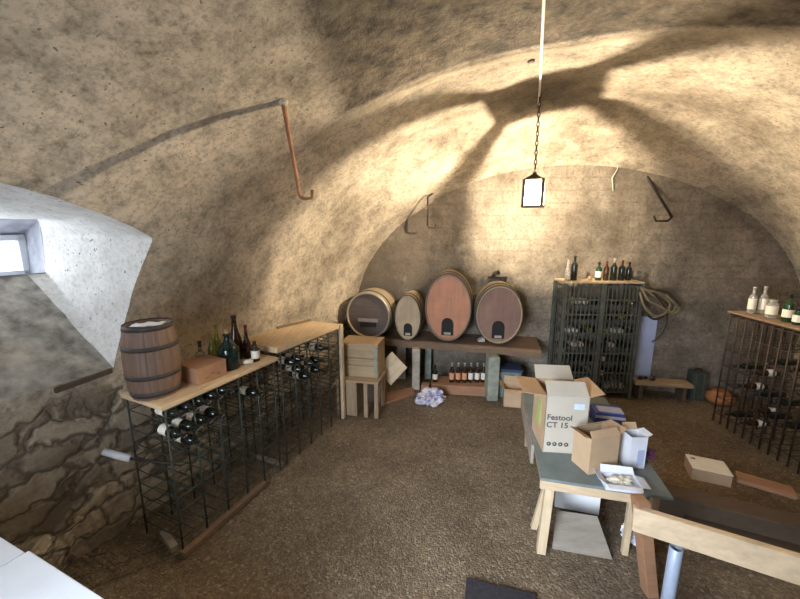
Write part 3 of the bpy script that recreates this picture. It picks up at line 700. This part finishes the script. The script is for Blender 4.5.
for z in CT[:-1] + [1.32]:
    for k in range(9):
        if random.random() < .18: continue
        q = random.choice([0, 0, 0, 1, 2, 3, 4, 4, 5])
        x = -W / 2 + .09 + (W - .18) * k / 8
        if q not in pr_:
            o = MB().lathe([(.030, .004), (.036, 0), (.038, .01), (.038, .18), (.018, .22), (.014, .28), (.012, .282)], 14).build('stored_bottle', kinds[q]); tag(o, lb0, 'bottle', 'bottles stored in the steel cage'); pr_[q] = o
        else: o = dup(pr_[q])
        o.rotation_euler = (-PI / 2, 0, -.035); o.location = X_ @ Vector((x, .025, z + .045))
# bottles on the cage
def oncage(px, label, **kw):
    p = aty(px, 278, CY + .14); o = bottle('bottle', label, **kw); o.location = (p.x, p.y, 1.6435); return o
oncage(567, 'pale clear bottle at the far left on top of the steel cage', glass='glass_c', h=.27, r=.03, lab=None, cap=None, slope=.2, shoulder=.5)
oncage(573.5, 'dark bottle beside the clear one on the left of the cage top', h=.33, r=.042, lab=None, cap='foil_k')
oncage(598, 'short green bottle with white label in the cluster on the cage top', glass='glass_g', h=.25, r=.038, lab='label', cap='foil_k')
oncage(605.5, 'short brown bottle, second from the left in the cluster on the cage top', glass='glass_b', h=.26, r=.034, lab=None, cap='foil_r')
oncage(613, 'tallest black bottle in the cluster on the cage top', h=.29, r=.04, lab=None, cap='foil_w')
oncage(621, 'black bottle with a red neck in the cluster on the cage top', h=.27, r=.04, lab=None, cap='foil_r')
oncage(628, 'black bottle at the right end of the cluster on the cage top', h=.25, r=.036, lab=None, cap='foil_k')
p = aty(590, 276, CY + .14); MB_ = MB(); MB_.lathe([(.022, 0), (.026, .03), (.02, .055)], 14); tag(MB_.build('stopper', 'cork'), 'small pale stopper standing alone in the middle of the cage top', 'stopper', loc=(p.x, p.y, 1.6435))
# hose coil on the cage corner
t = thing('hose_coil', 'tangle of tan and black hoses hung from the right corner of the steel cage', 'hose')
def loopc(pts, r, mat, name):
    P = [Vector(p) for p in pts]; out = []
    for i in range(len(P) - 1):
        p0, p1, p2, p3 = P[max(i - 1, 0)], P[i], P[i + 1], P[min(i + 2, len(P) - 1)]
        for k in range(6):
            u = k / 6; out.append(.5 * ((2 * p1) + (p2 - p0) * u + (2 * p0 - 5 * p1 + 4 * p2 - p3) * u * u + (3 * p1 - p0 - 3 * p2 + p3) * u ** 3))
    out.append(P[-1]); MB().tube(out, r, 8).build(name, mat, t)
def hp(px, py, y): return aty(px, py, y)
yb = 4.66
loopc([hp(640, 288, yb), hp(650, 291, yb - .05), hp(660, 293, yb), hp(672, 301, yb), hp(679, 309, yb + .02), hp(671, 313, yb + .05), hp(660, 300, yb + .07), hp(651, 294, yb + .08), hp(643, 290, yb + .1)], .017, 'hose_y', 'hose')
loopc([hp(641, 286, yb + .03), hp(655, 290, yb - .03), hp(667, 292, yb - .02), hp(676, 300, yb - .03), hp(680, 306, yb - .04)], .016, 'hose_k', 'hose')
loopc([hp(640, 292, yb), hp(644, 306, yb - .06), hp(654, 316, yb - .03), hp(665, 313, yb), hp(670, 304, yb + .03), hp(662, 296, yb + .05), hp(652, 291, yb + .06)], .016, 'hose_y', 'hose')
loopc([hp(641, 296, yb + .02), hp(647, 314, yb - .03), hp(657, 319, yb), hp(668, 310, yb + .03), hp(666, 296, yb + .06), hp(650, 288, yb + .07)], .015, 'hose_k', 'hose')
loopc([hp(652, 292, yb - .04), hp(664, 306, yb), hp(667, 322, yb + .03), hp(660, 336, yb + .06), hp(652, 342, yb + .09)], .009, 'hose_k', 'hose')
loopc([hp(642, 288, yb - .02), hp(648, 300, yb - .08), hp(659, 306, yb - .04), hp(672, 312, yb), hp(676, 305, yb + .04)], .015, 'hose_y', 'hose')
# pale panel leaning behind the hoses
mb = MB(); a, b = aty(640, 384, BACK(3.5) - .12), aty(655, 384, BACK(3.6) - .12)
mb.box((0, 0, .53), (.27, .02, .90)); tag(mb.build('panel', 'bluegrey', bev=.003), 'pale blue upright panel between the steel cage and the wall hoses', 'panel', loc=(3.47, BACK(3.47) - .09, .27 - .1 - .03), rz=-.17)

# low bench with case, pot
t = thing('low_bench', 'low wooden bench along the back wall right of the cage', 'bench', (3.62, 4.70, 0), -.17)
MB().box((0, 0, .235), (.72, .20, .05)).build('seat', 'crate_x', t, .004)
for x in (-.27, .27): MB().box((x, 0, .105), (.05, .18, .21)).build('leg', 'dark_timber', t, .004)
t = thing('small_parts', 'dark oddments lying on the left of the low bench', 'oddments', (3.42, 4.74, .26), -.1)
for k, (x, y, s) in enumerate(((-.06, 0, .035), (.02, .02, .03), (.09, -.02, .04))): MB().lathe([(s * .7, 0), (s, s * .5), (s * .8, s * 1.1), (s * .3, s * 1.4)], 10, Matrix.Translation((x, y, 0))).build('lump', 'hook', t)
t = thing('case', 'dark green upright case with pale stripes in front of the low bench', 'case', at(692, 397) + Vector((0, -.03, 0)), -.2)
MB().box((0, 0, .20), (.17, .16, .40)).build('case_body', 'green_box', t, .008)
for x in (-.05, .05): MB().box((x, -.082, .2), (.018, .006, .38)).build('stripe', 'cage', t, .002)
MB().tube([(-.04, 0, .40), (-.04, 0, .43), (.04, 0, .43), (.04, 0, .40)], .009, 8).build('handle', 'hook', t)
mb = MB(); mb.box((0, 0, .14), (.14, .12, .28)); tag(mb.build('block', 'dark_timber', bev=.006), 'dark brown block standing left of the green case', 'block', loc=at(683, 392, .0) + Vector((-.02, .22, 0)), rz=-.2)
mb = MB(); mb.lathe([(.10, 0), (.15, .04), (.165, .09), (.14, .14), (.09, .165), (.09, .18), (.075, .18)], 24); tag(mb.build('pot', 'terracotta'), 'squat orange brown pot on the floor right of the green case', 'pot', loc=(4.34, 4.56, 0))

# ------------------------------------------------------------------ right rack
pA, pB = aty(732, 311, 4.1), None
RH = pA.z
r_ = ray(800, 328); s_ = (RH - EYE) / r_[2]; pB = Vector((r_[0] * s_, r_[1] * s_, RH))
dv_ = (pB - pA).normalized(); rz_ = math.atan2(dv_.y, dv_.x) - PI / 2
LR = 1.5
rk = iron_rack('wine_rack', 'tall dark brown iron bottle rack along the right wall', (pA.x, pA.y, 0), rz_, LR, .34, RH - .036, .1, [.12 + .2 * k for k in range(7)], 'iron_b', .007, 1)
XR = Matrix.Translation((pA.x, pA.y, 0)) @ RA(rz_)
mb = MB(); mb.box((-.17, LR / 2, RH - .012), (.40, LR + .05, .022)); tag(mb.build('shelf_board', 'timber', bev=.003), 'brown board lying on top of the right-hand iron rack', 'board', loc=(pA.x, pA.y, 0), rz=rz_)
for k, (y, z, g) in enumerate([(.15, .12, 'k'), (.35, .12, 'b'), (.55, .32, 'k'), (.25, .52, 'b'), (.45, .52, 'k'), (.65, .52, 'k'), (.15, .72, 'k'), (.35, .72, 'b'), (.85, .72, 'k'), (.55, .92, 'k'), (.75, .92, 'b'), (.95, .92, 'k'), (.45, .32, 'b'), (.75, .32, 'k'), (.85, 1.12, 'k'), (1.05, .52, 'b')]):
    key = 'R' + g
    if key not in pr_: pr_[key] = o = bottle('rack_bottle', 'dark bottle lying inside the right-hand iron rack', glass='glass_' + g, lab='label' if g == 'b' else None, group='bottles lying in the right-hand rack')
    else: o = dup(pr_[key])
    o.rotation_mode = 'XYZ'; o.rotation_euler = (0, PI / 2, rz_); o.location = XR @ Vector((-.30, y, z + .045))
def onrack(y, x, label, **kw):
    o = bottle('bottle', label, **kw); o.location = XR @ Vector((-x, y, RH)); return o
onrack(.12, .10, 'clear bottle with cream label, leftmost on top of the right rack', glass='glass_c', h=.30, r=.036, lab='label', cap='foil_w', lab_h=.12)
onrack(.14, .20, 'clear bottle with pale cap just behind the leftmost one on the right rack', glass='glass_c', h=.31, r=.036, lab='label', cap='foil_w', lab_h=.12)
onrack(.33, .12, 'wide clear jar-like bottle in the middle of the right rack top', glass='glass_c', h=.20, r=.05, neck=.03, lab='paper', cap=None, lab_h=.09, shoulder=.75)
onrack(.50, .12, 'dark green bottle with wide collar on top of the right rack', glass='glass_g', h=.29, r=.045, lab='paper', cap='foil_k', lab_h=.08)
onrack(.62, .10, 'short bottle with cream label between two green bottles on the right rack', glass='glass_g', h=.17, r=.04, neck=.016, lab='label', cap='foil_k', lab_h=.07)
onrack(.76, .12, 'tall dark green bottle nearest the frame edge on top of the right rack', glass='glass_g', h=.33, r=.048, lab='paper', cap='foil_k', lab_h=.08)
t = thing('wire_stand', 'thin dark wire stand behind the bottles on the right rack', 'wire stand', XR @ Vector((-.30, .20, RH)), rz_)
for y in (0, .35): MB().tube([(0, y, 0), (0, y, .24)], .005, 6).build('leg', 'hook', t)
MB().tube([(0, -.02, .24), (0, .37, .24)], .005, 6).build('crossbar', 'hook', t)

# ------------------------------------------------------------------ work table
TZ = .62
tA, tB, tD = at(541, 478, TZ), at(667, 497, TZ), at(523, 389, TZ)
tB = tA + (tB - tA).normalized() * .80; tC = tD + (tB - tA)
ang = math.atan2((tB - tA).y, (tB - tA).x)
t = thing('work_table', 'wooden work table with a grey green top full of boxes', 'table')
q = [tA, tB, tC, tD]; dz = Vector((0, 0, .022)); MB().hexa([p - dz for p in q], q).build('tabletop', 'table', t, .003)
ux, uy = (tB - tA).normalized(), (tD - tA).normalized()
def tp(a, b, z): return Vector((tA.x, tA.y, 0)) + ux * a + uy * b + Vector((0, 0, z))
def apron(a0, b0, a1, b1, th=.028, hh=.07):
    p, r = tp(a0, b0, 0), tp(a1, b1, 0); d = (r - p).normalized(); nn_ = Vector((-d.y, d.x, 0)) * th
    z0, z1 = Vector((0, 0, TZ - .024 - hh)), Vector((0, 0, TZ - .024)); c = [p, r, r + nn_, p + nn_]
    return MB().hexa([k + z0 for k in c], [k + z1 for k in c])
LT = (tD - tA).length
apron(.0, .012, .64, .012).build('apron', 'pine_x', t, .003); apron(.05, LT - .05, .74, LT - .05).build('apron', 'pine_x', t, .003)
apron(.04, .05, .04, LT - .06).build('apron', 'crate_x', t, .003)
def leg(a0, b0, a1, b1, w=.05):
    p, r = tp(a0, b0, 0), tp(a1, b1, TZ - .03); h = w / 2
    c = [ux * -h + uy * -h, ux * h + uy * -h, ux * h + uy * h, ux * -h + uy * h]
    return MB().hexa([p + k for k in c], [r + k for k in c])
leg(.045, .035, .075, .065, .06).build('leg', 'pine_z', t, .003); leg(.02, .25, .09, .15, .045).build('leg', 'pine_z', t, .003)
leg(.63, .16, .60, .08, .04).build('leg', 'pine_z', t, .003); leg(.07, LT - .07, .07, LT - .07).build('leg', 'crate_z', t, .003); leg(.72, LT - .07, .72, LT - .07).build('leg', 'crate_z', t, .003)
leg(.74, .10, .74, .10).build('leg', 'crate_z', t, .003)
MB().hexa([tp(-.015, .45, TZ - .20), tp(.01, .45, TZ - .20), tp(.01, LT - .02, TZ - .20), tp(-.015, LT - .02, TZ - .20)], [tp(-.015, .45, TZ - .03), tp(.01, .45, TZ - .03), tp(.01, LT - .02, TZ - .03), tp(-.015, LT - .02, TZ - .03)]).build('side_board', 'grey_wood', t, .003)

def carton(name, label, loc, rz, W, D, H, mat, inmat, flaps, cat='cardboard box', front=None, th=.005, fl=.5):
    t = thing(name, label, cat, loc, rz)
    m = MB(); m.box((0, 0, th / 2), (W, D, th)); m.box((-W / 2 + th / 2, 0, H / 2), (th, D, H)); m.box((W / 2 - th / 2, 0, H / 2), (th, D, H)); m.box((0, D / 2 - th / 2, H / 2), (W - 2 * th, th, H))
    if not front: m.box((0, -D / 2 + th / 2, H / 2), (W - 2 * th, th, H))
    m.build('box_body', mat, t)
    if front: MB().box((0, -D / 2 + th / 2, H / 2), (W, th, H)).build('front_panel', front, t)
    for (sx, sy), (angd, ln, fm) in flaps.items():
        a = math.radians(angd); out = Vector((sx, sy, 0)); al = Vector((-sy, sx, 0)); hl = (D if sx else W) / 2 - .003
        hinge = Vector((sx * W / 2, sy * D / 2, H)); e = out * math.sin(a) + Vector((0, 0, math.cos(a))); nrm = (out * math.cos(a) - Vector((0, 0, math.sin(a)))) * th * .7
        c = [hinge - al * hl, hinge + al * hl, hinge + al * (hl - .006) + e * ln, hinge - al * (hl - .006) + e * ln]
        MB().hexa([p - nrm * .5 for p in c], [p + nrm * .5 for p in c]).build('flap', fm, t)
    return t
# big printed carton
fp, fq = at(543, 456, TZ), at(586, 470, TZ)
fp.y += .05; fp.x += .015; fq = fp + Vector((.3, -.033, 0))
W_, D_, H_ = .31, .34, .465; fz = math.atan2(fq.y - fp.y, fq.x - fp.x)
ctr = fp + (fq - fp).normalized() * W_ / 2 + Vector((-math.sin(fz), math.cos(fz), 0)) * D_ / 2
fb_ = carton('cardboard_box', 'large open cardboard box with dark lettering on its pale front', (ctr.x, ctr.y, TZ), fz, W_, D_, H_, 'card', 'card_in',
             {(-1, 0): (84, .17, 'card'), (1, 0): (28, .0, 'card'), (0, -1): (-52, .13, 'card_w'), (0, 1): (50, .13, 'card_w')} | {(1, 0): (74, .11, 'card')}, front='card_w')
def text(body, size, x, z, parent, D, mat='print', off=.0013):
    c = bpy.data.curves.new('lettering', 'FONT'); c.body = body; c.size = size; c.extrude = .0004; c.offset = off
    o = bpy.data.objects.new('lettering', c); COL.objects.link(o); c.materials.append(M[mat]); o.parent = parent
    o.rotation_euler = (PI / 2, 0, 0); o.location = (x, -D / 2 - .0008, z); 
    bpy.context.view_layer.update()
    me = bpy.data.meshes.new_from_object(o.evaluated_get(bpy.context.evaluated_depsgraph_get())); bpy.data.objects.remove(o)
    o = bpy.data.objects.new('lettering', me); COL.objects.link(o); o.parent = parent
    if not me.materials: me.materials.append(M[mat])
    o.rotation_euler = (PI / 2, 0, 0); o.location = (x, -D / 2 - .0008, z); return o
text('Festool', .062, -.143, .275, fb_, D_); text('CT 15', .062, -.143, .213, fb_, D_)
for k in range(4):
    X = Matrix.Translation((-.115 + .043 * k, -D_ / 2 - .0008, .075)) @ Matrix.Rotation(PI / 2, 4, 'X')
    m = MB(); m.lathe([(.0165, 0), (.0165, .001)], 20, X); m.build('round_icon', 'print', fb_)
    m = MB(); m.lathe([(.007, .001), (.007, .0016)], 6, X); m.build('icon_glyph', 'card_w', fb_)
MB().box((.085, -D_ / 2 - .0008, .39), (.075, .0015, .045)).build('sticker', 'sticker', fb_)
MB().box((-W_ / 2 - .001, .0, .25), (.002, .12, .22)).build('green_print', 'green_print', fb_)
# brown carton
bp = at(588, 475, TZ); bz = math.radians(15)
WB, DB, HB = .245, .165, .275
c2 = bp + RA(bz) @ Vector((WB / 2, DB / 2, 0))
carton('cardboard_box', 'smaller plain brown open cardboard box in front of the printed one', (c2.x, c2.y, TZ), bz, WB, DB, HB, 'card', 'card_in', {(-1, 0): (70, .06, 'card'), (1, 0): (72, .07, 'card'), (0, 1): (-50, .06, 'card'), (0, -1): (-40, .05, 'card')})
# white carton behind
c3 = at(631, 471, TZ) + Vector((.045, .075, 0))
wt = carton('white_box', 'tall white box with an open cardboard lid behind the brown box', (c3.x, c3.y, TZ), .05, .12, .11, .25, 'white_bag', 'card', {(0, 1): (20, .05, 'card'), (1, 0): (70, .04, 'white_bag')})
MB().box((.02, -.0565, .09), (.05, .002, .12)).build('blue_print', 'bluegrey', wt)
# white tray with papers
c4 = at(616, 481, TZ) + Vector((0, -.045, 0))
tr = carton('tray', 'shallow white torn carton tray at the front of the table', (c4.x, c4.y, TZ), -.2, .22, .13, .045, 'white_bag', 'white_bag', {(0, 1): (30, .05, 'white_bag'), (-1, 0): (60, .05, 'white_bag'), (0, -1): (100, .035, 'white_bag'), (1, 0): (95, .05, 'white_bag')}, cat='tray')
crumple('packing_paper', 'paper', 'crumpled cream paper lying inside the white tray', 'paper', (c4.x + .01, c4.y + .01, TZ + .006), (.075, .045, .03), 8.2, 3)
# blue bag, pink thing, purple cloth
c5 = at(606, 421, TZ); 
t = thing('cool_bag', 'blue cool bag with white stripes behind the brown box', 'bag', (c5.x, c5.y, TZ), -.25)
MB().box((0, 0, .06), (.24, .20, .12)).build('bag_body', 'blue', t, .02); MB().box((.01, -.03, .124), (.20, .11, .012)).build('lid_panel', 'bluegrey', t, .004); MB().box((0, -.101, .085), (.235, .004, .025)).build('stripe', 'white', t, .001)
crumple('cloth', 'purple', 'dark purple cloth heaped behind the white box', 'cloth', (c3.x + .15, c3.y + .10, TZ), (.07, .07, .04), 5.5, 3)
crumple('crumpled_wrapper', 'paper', 'small pale crumpled wrapper beside the printed carton', 'wrapper', at(590, 414, TZ) + Vector((-.03, .0, 0)), (.04, .035, .04), 2.2, 3)
# under the table: board, white sheet, white bag
mb = MB(); b0, b1, b2, b3 = at(552, 549), at(612, 560), at(597, 517, .16), at(556, 511, .16)
up = Vector((0, -.004, .012)); mb.hexa([b0, b1, b2, b3], [p + up for p in (b0, b1, b2, b3)]); tag(mb.build('board', 'grey_wood', bev=.002), 'grey brown sheet leaning under the front of the work table', 'board')
s0, s1 = at(555, 528) + Vector((.09, .22, 0)), at(600, 536) + Vector((.10, .20, 0)); n2 = Vector((.05, .17, 0)).normalized() * .03
mb = MB(); mb.hexa([s0, s1, s1 + n2, s0 + n2], [p + Vector((0, 0, .33)) for p in (s0, s1, s1 + n2, s0 + n2)]); tag(mb.build('foam_sheet', 'white', bev=.004), 'white foam sheet standing under the table behind the grey board', 'sheet')
crumple('plastic_bag', 'white_bag', 'white plastic bag on the floor under the right of the table', 'bag', at(636, 550) + Vector((.05, .08, 0)), (.10, .09, .10), 6.4)
# carton left behind the table
c6 = at(515, 408); bx = carton('cardboard_box', 'small brown carton on the floor between stone pillar and work table', (c6.x, c6.y + .12, 0), -.22, .24, .22, .25, 'card', 'card_in', {(0, -1): (110, .06, 'card'), (0, 1): (10, .10, 'card'), (-1, 0): (50, .08, 'card')})
t = thing('blue_crate', 'dark blue crate standing against the wall behind the small carton', 'crate', (c6.x + .03, c6.y + .42, 0), -.2)
m = MB(); m.box((0, 0, .19), (.30, .26, .38)); m.build('crate_body', 'teal', t, .008); MB().box((0, 0, .40), (.33, .29, .04)).build('lid', 'navy', t, .006)
mb = MB(); mb.lathe([(.09, 0), (.12, .10), (.13, .22), (.125, .23), (.11, .20), (.08, .02)], 24); tag(mb.build('bucket', 'foil_r'), 'dark red bucket between the small carton and the table', 'bucket', loc=at(531, 404) + Vector((.14, .22, 0)))

# ------------------------------------------------------------------ hand rail and timbers on the right
t = thing('hand_rail', 'pale wooden hand rail on a leaning post crossing the lower right corner', 'hand rail')
ra, rb, rc, rd = at(634, 508, .74), at(800, 558, .74), None, None
e = (rb - ra); rb2 = ra + e * 1.5; nr = Vector((e.y, -e.x, 0)).normalized()
if nr.y > 0: nr = -nr
lo = nr * .035 + Vector((0, 0, -.125)); bk = -nr * .04
MB().hexa([ra + lo, rb2 + lo, rb2 + lo + bk, ra + lo + bk], [ra, rb2, rb2 + bk, ra + bk]).build('rail', 'pine_x', t, .005)
ptop, pbot = Vector((ra.x + .05, ra.y + .035, .78)), at(649, 592)
cc = [Vector((-.035, -.045, 0)), Vector((.035, -.045, 0)), Vector((.035, .035, 0)), Vector((-.035, .035, 0))]
MB().hexa([pbot + k for k in cc], [ptop + k for k in cc]).build('post', 'box_wood', t, .004)
p = at(680, 548, .60); mb = MB(); mb.lathe([(.032, 0), (.032, .60), (.028, .605), (.028, .56)], 20, capt=False); mb.build('tube', 'steel_blue', t).location = (p.x - .02, p.y + .0, 0)
# big timbers
def beam(px0, py0, px1, py1, z, h, d, label, mat='timber', ext=1.5, name='timber_beam'):
    a, b = at(px0, py0, z), at(px1, py1, z); b = a + (b - a) * ext; dd = (b - a).normalized(); n3 = Vector((-dd.y, dd.x, 0)) * d; dz = Vector((0, 0, h))
    c = [a, b, b + n3, a + n3]; return tag(MB().hexa([k - dz for k in c], c).build(name, mat, bev=.012), label, 'beam')
beam(655, 492, 800, 528, .27, .27, .17, 'long squared dark timber lying on the floor behind the hand rail, farther one', 'dark_timber')
beam(690, 528, 800, 556, .14, .14, .16, 'lower dark timber lying just behind the hand rail', 'dark_timber')
c7 = at(712, 482, .275); t = thing('carton', 'flat cream topped carton lying on the dark timber', 'cardboard box', (c7.x + .02, c7.y + .08, .272), -.42)
MB().box((0, 0, .05), (.26, .20, .10)).build('box_body', 'card_in', t, .003); MB().box((0, 0, .104), (.265, .205, .008)).build('box_lid', 'paper', t, .002); MB().box((-.09, .05, .109), (.03, .02, .002)).build('dark_mark', 'print', t)
a, b = at(752, 486, .272), at(792, 503, .272)
mb = MB(); mb.box((0, 0, .02), (.34, .14, .03)); tag(mb.build('board', 'box_wood', bev=.003), 'short reddish board lying on the timber right of the cream carton', 'board', loc=(a + b) / 2 + Vector((.03, .09, -.004)), rz=-.62)
# doormat and white cabinet near the viewer
p = at(497, 594); t_ = MB(); t_.box((0, 0, .008), (.44, .26, .016)); tag(t_.build('doormat', 'mat', bev=.004), 'dark doormat on the floor at the bottom edge of the view', 'mat', loc=(p.x + .0, p.y - .08, .0), rz=-.25)
t = thing('white_cabinet', 'white painted cabinet top in the near left corner', 'cabinet')
w0, w1 = at(0, 537, .9), at(98, 600, .9); e = (w1 - w0).normalized(); nn_ = Vector((-e.y, e.x, 0)); 
if nn_.y > 0: nn_ = -nn_
ws = at(25, 552, .9); we = w1 + e * .5; wst = w0 - e * .5
def slab(p, q, dep, z0, z1, off, name):
    p, q = p - nn_ * off, q - nn_ * off; c = [p, q, q + nn_ * dep, p + nn_ * dep]; c = [Vector((k.x, k.y, 0)) for k in c]
    cc_ = c if (c[1] - c[0]).cross(c[2] - c[1]).z > 0 else c[::-1]
    return MB().hexa([k + Vector((0, 0, z0)) for k in cc_], [k + Vector((0, 0, z1)) for k in cc_]).build(name, 'cab', t, .004)
slab(ws, we, .40, .0, .865, -.03, 'cabinet_body'); slab(ws + e * .004, we, .42, .87, .9, .012, 'worktop'); slab(wst, ws, .38, .87, .9, -.0, 'worktop'); slab(wst, ws - e * .004, .35, 0, .865, -.03, 'cabinet_body')

# ------------------------------------------------------------------ hooks in the vault
def vpt(px, py, inset=0):
    r = Vector(ray(px, py)); t = 1.0
    while t < 12:
        p = r * t; p.z += EYE; w = p.x * CA - p.y * SA
        if p.z > ZS and (w / R1) ** 2 + ((p.z - ZS) / R2) ** 2 >= 1: return r * (t - inset) + Vector((0, 0, EYE))
        if p.y > BACK(p.x): return r * (t - inset) + Vector((0, 0, EYE))
        t += .004
h0 = vpt(283, 102); 
t = thing('iron_hook', 'long rusty flat iron hook hanging from the left side of the vault', 'hook')
hb = h0 + Vector((.075, .03, -.62))
MB().tube([h0 + Vector((-.01, -.02, .06)), h0, hb], [.026, .026, .020], 4, flat=.6).build('shank', 'rust', t)
MB().tube([hb, hb + Vector((.03, 0, -.012)), hb + Vector((.085, .0, -.008)), hb + Vector((.09, 0, .05))], .013, 6).build('hook_tip', 'rust', t)
MB().lathe([(.03, -.01), (.034, .02), (.02, .03)], 10, Matrix.Translation(h0 + Vector((0, 0, -.01)))).build('rosette', 'pale_stone', t)
h1 = vpt(437, 190); t = thing('iron_hook', 'bent black iron hook in the corner above the casks', 'hook')
d1 = h1 + Vector((-.15, -.22, -.12)); d2 = d1 + Vector((.0, 0, -.40))
MB().tube([h1 + Vector((.02, .05, .02)), h1, d1, d2], .013, 8).build('shank', 'hook', t); MB().tube([d2, d2 + Vector((.02, 0, -.025)), d2 + Vector((.10, 0, -.03)), d2 + Vector((.12, 0, .02))], .011, 8).build('hook_tip', 'hook', t)
h2 = vpt(648, 178); t = thing('iron_hook', 'slanting black iron hook on the upper right of the back wall', 'hook')
d2 = aty(672, 217, h2.y - .22); d3 = aty(668, 221, h2.y - .24); d4 = aty(656, 221, h2.y - .26); d5 = aty(654, 216, h2.y - .26)
MB().tube([h2 + (h2 - d2) * .12, h2, d2], .016, 8).build('shank', 'hook', t); MB().tube([d2, d3, d4, d5], .012, 8).build('hook_tip', 'hook', t)
w0_ = vpt(621, 155, .02); mb = MB(); mb.tube([w0_, vpt(617, 170, .03), vpt(612, 178, .03), vpt(613, 191, .02)], .0045, 6); tag(mb.build('wire_end', 'cable_w'), 'short white wire end sticking out of the vault near the right hook', 'wire')

# ------------------------------------------------------------------ lantern
LX, LY, LZ = 1.447, 4.05, 2.655
t = thing('lantern', 'lit square glass lantern hanging on a chain from the vault', 'lantern', (LX, LY, LZ), -ROOM)
hx, hy = .095, .080; zb, zt = -.085, .185
MB().box((0, 0, zb - .008), (2 * hx + .04, 2 * hy + .04, .016)).build('base_plate', 'brass', t, .003)
for sx in (-1, 1):
    for sy in (-1, 1): MB().box((sx * hx, sy * hy, (zb + zt) / 2), (.031, .031, zt - zb)).build('corner_post', 'brass', t, .002)
m = MB()
for s in (-1, 1): m.box((s * hx, 0, zt), (.016, 2 * hy + .02, .014)); m.box((0, s * hy, zt), (2 * hx + .02, .016, .014))
m.build('top_frame', 'brass', t)
MB().lathe([(.145, .19), (.05, .235), (.03, .245), (.03, .265), (.012, .27)], 4, RA(PI / 4), .95, .82, smooth=False).build('roof', 'brass', t)
MB().tube([(0, -.018, .28), (0, 0, .265), (0, .018, .28), (0, 0, .302)], .004, 6, closed=True).build('ring', 'brass', t)
for s in (-1, 1):
    MB().box((s * hx, 0, .05), (.003, 2 * hy - .027, zt - zb - .01)).build('pane', 'pane', t); MB().box((0, s * hy, .05), (2 * hx - .027, .003, zt - zb - .01)).build('pane', 'pane', t)
MB().lathe([(.012, -.05), (.022, -.03), (.03, -.005), (.028, .015), (.014, .028), (.003, .031)], 16).build('bulb', 'bulb', t)
MB().lathe([(.014, zb), (.014, -.045)], 12).build('socket', 'brass', t)
ceil_z = None
r = 0
wl_, vl_ = LX * CA - LY * SA, LX * SA + LY * CA
ceil_z = vault_point(math.acos(wl_ / R1), vl_).z
t = thing('chain', 'dark link chain carrying the lantern below the vault', 'chain', (LX, LY, 0))
z = LZ + .298; k = 0
while z < ceil_z - .02:
    pts = []; L_ = .036
    for q in range(10):
        a = 2 * PI * q / 10; x, zz = .014 * math.cos(a), .030 * math.sin(a); pts.append((x, 0, z + .024 + zz) if k % 2 else (0, x, z + .024 + zz))
    MB().tube(pts, .0048, 6, closed=True).build('link', 'hook', t); z += .047; k += 1
mb = MB(); pts = []
for px, py in ((538.5, 104), (540, 85), (541, 60), (542.5, 30), (544, 0), (545, -40)): pts.append(vpt(px, py, .035))
mb.tube(pts, .011, 8); tag(mb.build('power_cable', 'cable_w'), 'white electric cable running along the vault to the lantern chain', 'cable')
mb = MB(); p = vpt(531, 62, .02); mb.lathe([(.03, 0), (.035, .03), (.02, .06)], 10, Matrix.Translation(p)); tag(mb.build('iron_stub', 'hook'), 'small dark iron stub in the vault beside the white cable', 'stub')

# ------------------------------------------------------------------ light
def light(name, typ, loc, energy, color, **kw):
    d = bpy.data.lights.new(name, typ); d.energy = energy; d.color = color
    for k, v in kw.items(): setattr(d, k, v)
    o = bpy.data.objects.new(name, d); COL.objects.link(o); o.location = loc; return o
light('lantern_light', 'POINT', (LX, LY, LZ), 440, (1, .83, .60), shadow_soft_size=.012)
o = light('window_daylight', 'AREA', RM(-4.06, .80, 2.10), 27, (.80, .89, 1), shape='RECTANGLE', size=1.25, size_y=.24)
d = (RM(1, 0) + Vector((0, 0, -.45))).normalized(); o.rotation_euler = d.to_track_quat('-Z', 'Z').to_euler()
o = light('doorway_daylight', 'AREA', RM(-1.0, -1.15, 1.75), 42, (.78, .87, 1), shape='RECTANGLE', size=1.3, size_y=2.1, spread=math.radians(75))
d = (Vector((.75, 2.4, .1)) - o.location).normalized(); o.rotation_euler = d.to_track_quat('-Z', 'Z').to_euler()
W = bpy.data.worlds.new('daylight'); SC.world = W; W.use_nodes = True
W.node_tree.nodes['Background'].inputs[0].default_value = (.78, .88, 1, 1); W.node_tree.nodes['Background'].inputs[1].default_value = 4.0

# ------------------------------------------------------------------ camera and view
cam = bpy.data.cameras.new('camera'); co = bpy.data.objects.new('camera', cam); COL.objects.link(co)
co.location = (0, 0, EYE); co.rotation_euler = (PI / 2 - PITCH, 0, 0)
cam.sensor_width = 36; cam.lens = 36 * F / 800; cam.clip_start = .05
SC.camera = co
SC.view_settings.view_transform = 'Standard'; SC.view_settings.look = 'None'; SC.view_settings.gamma = 1; SC.view_settings.exposure = 0.62; SC.view_settings.use_curve_mapping = False
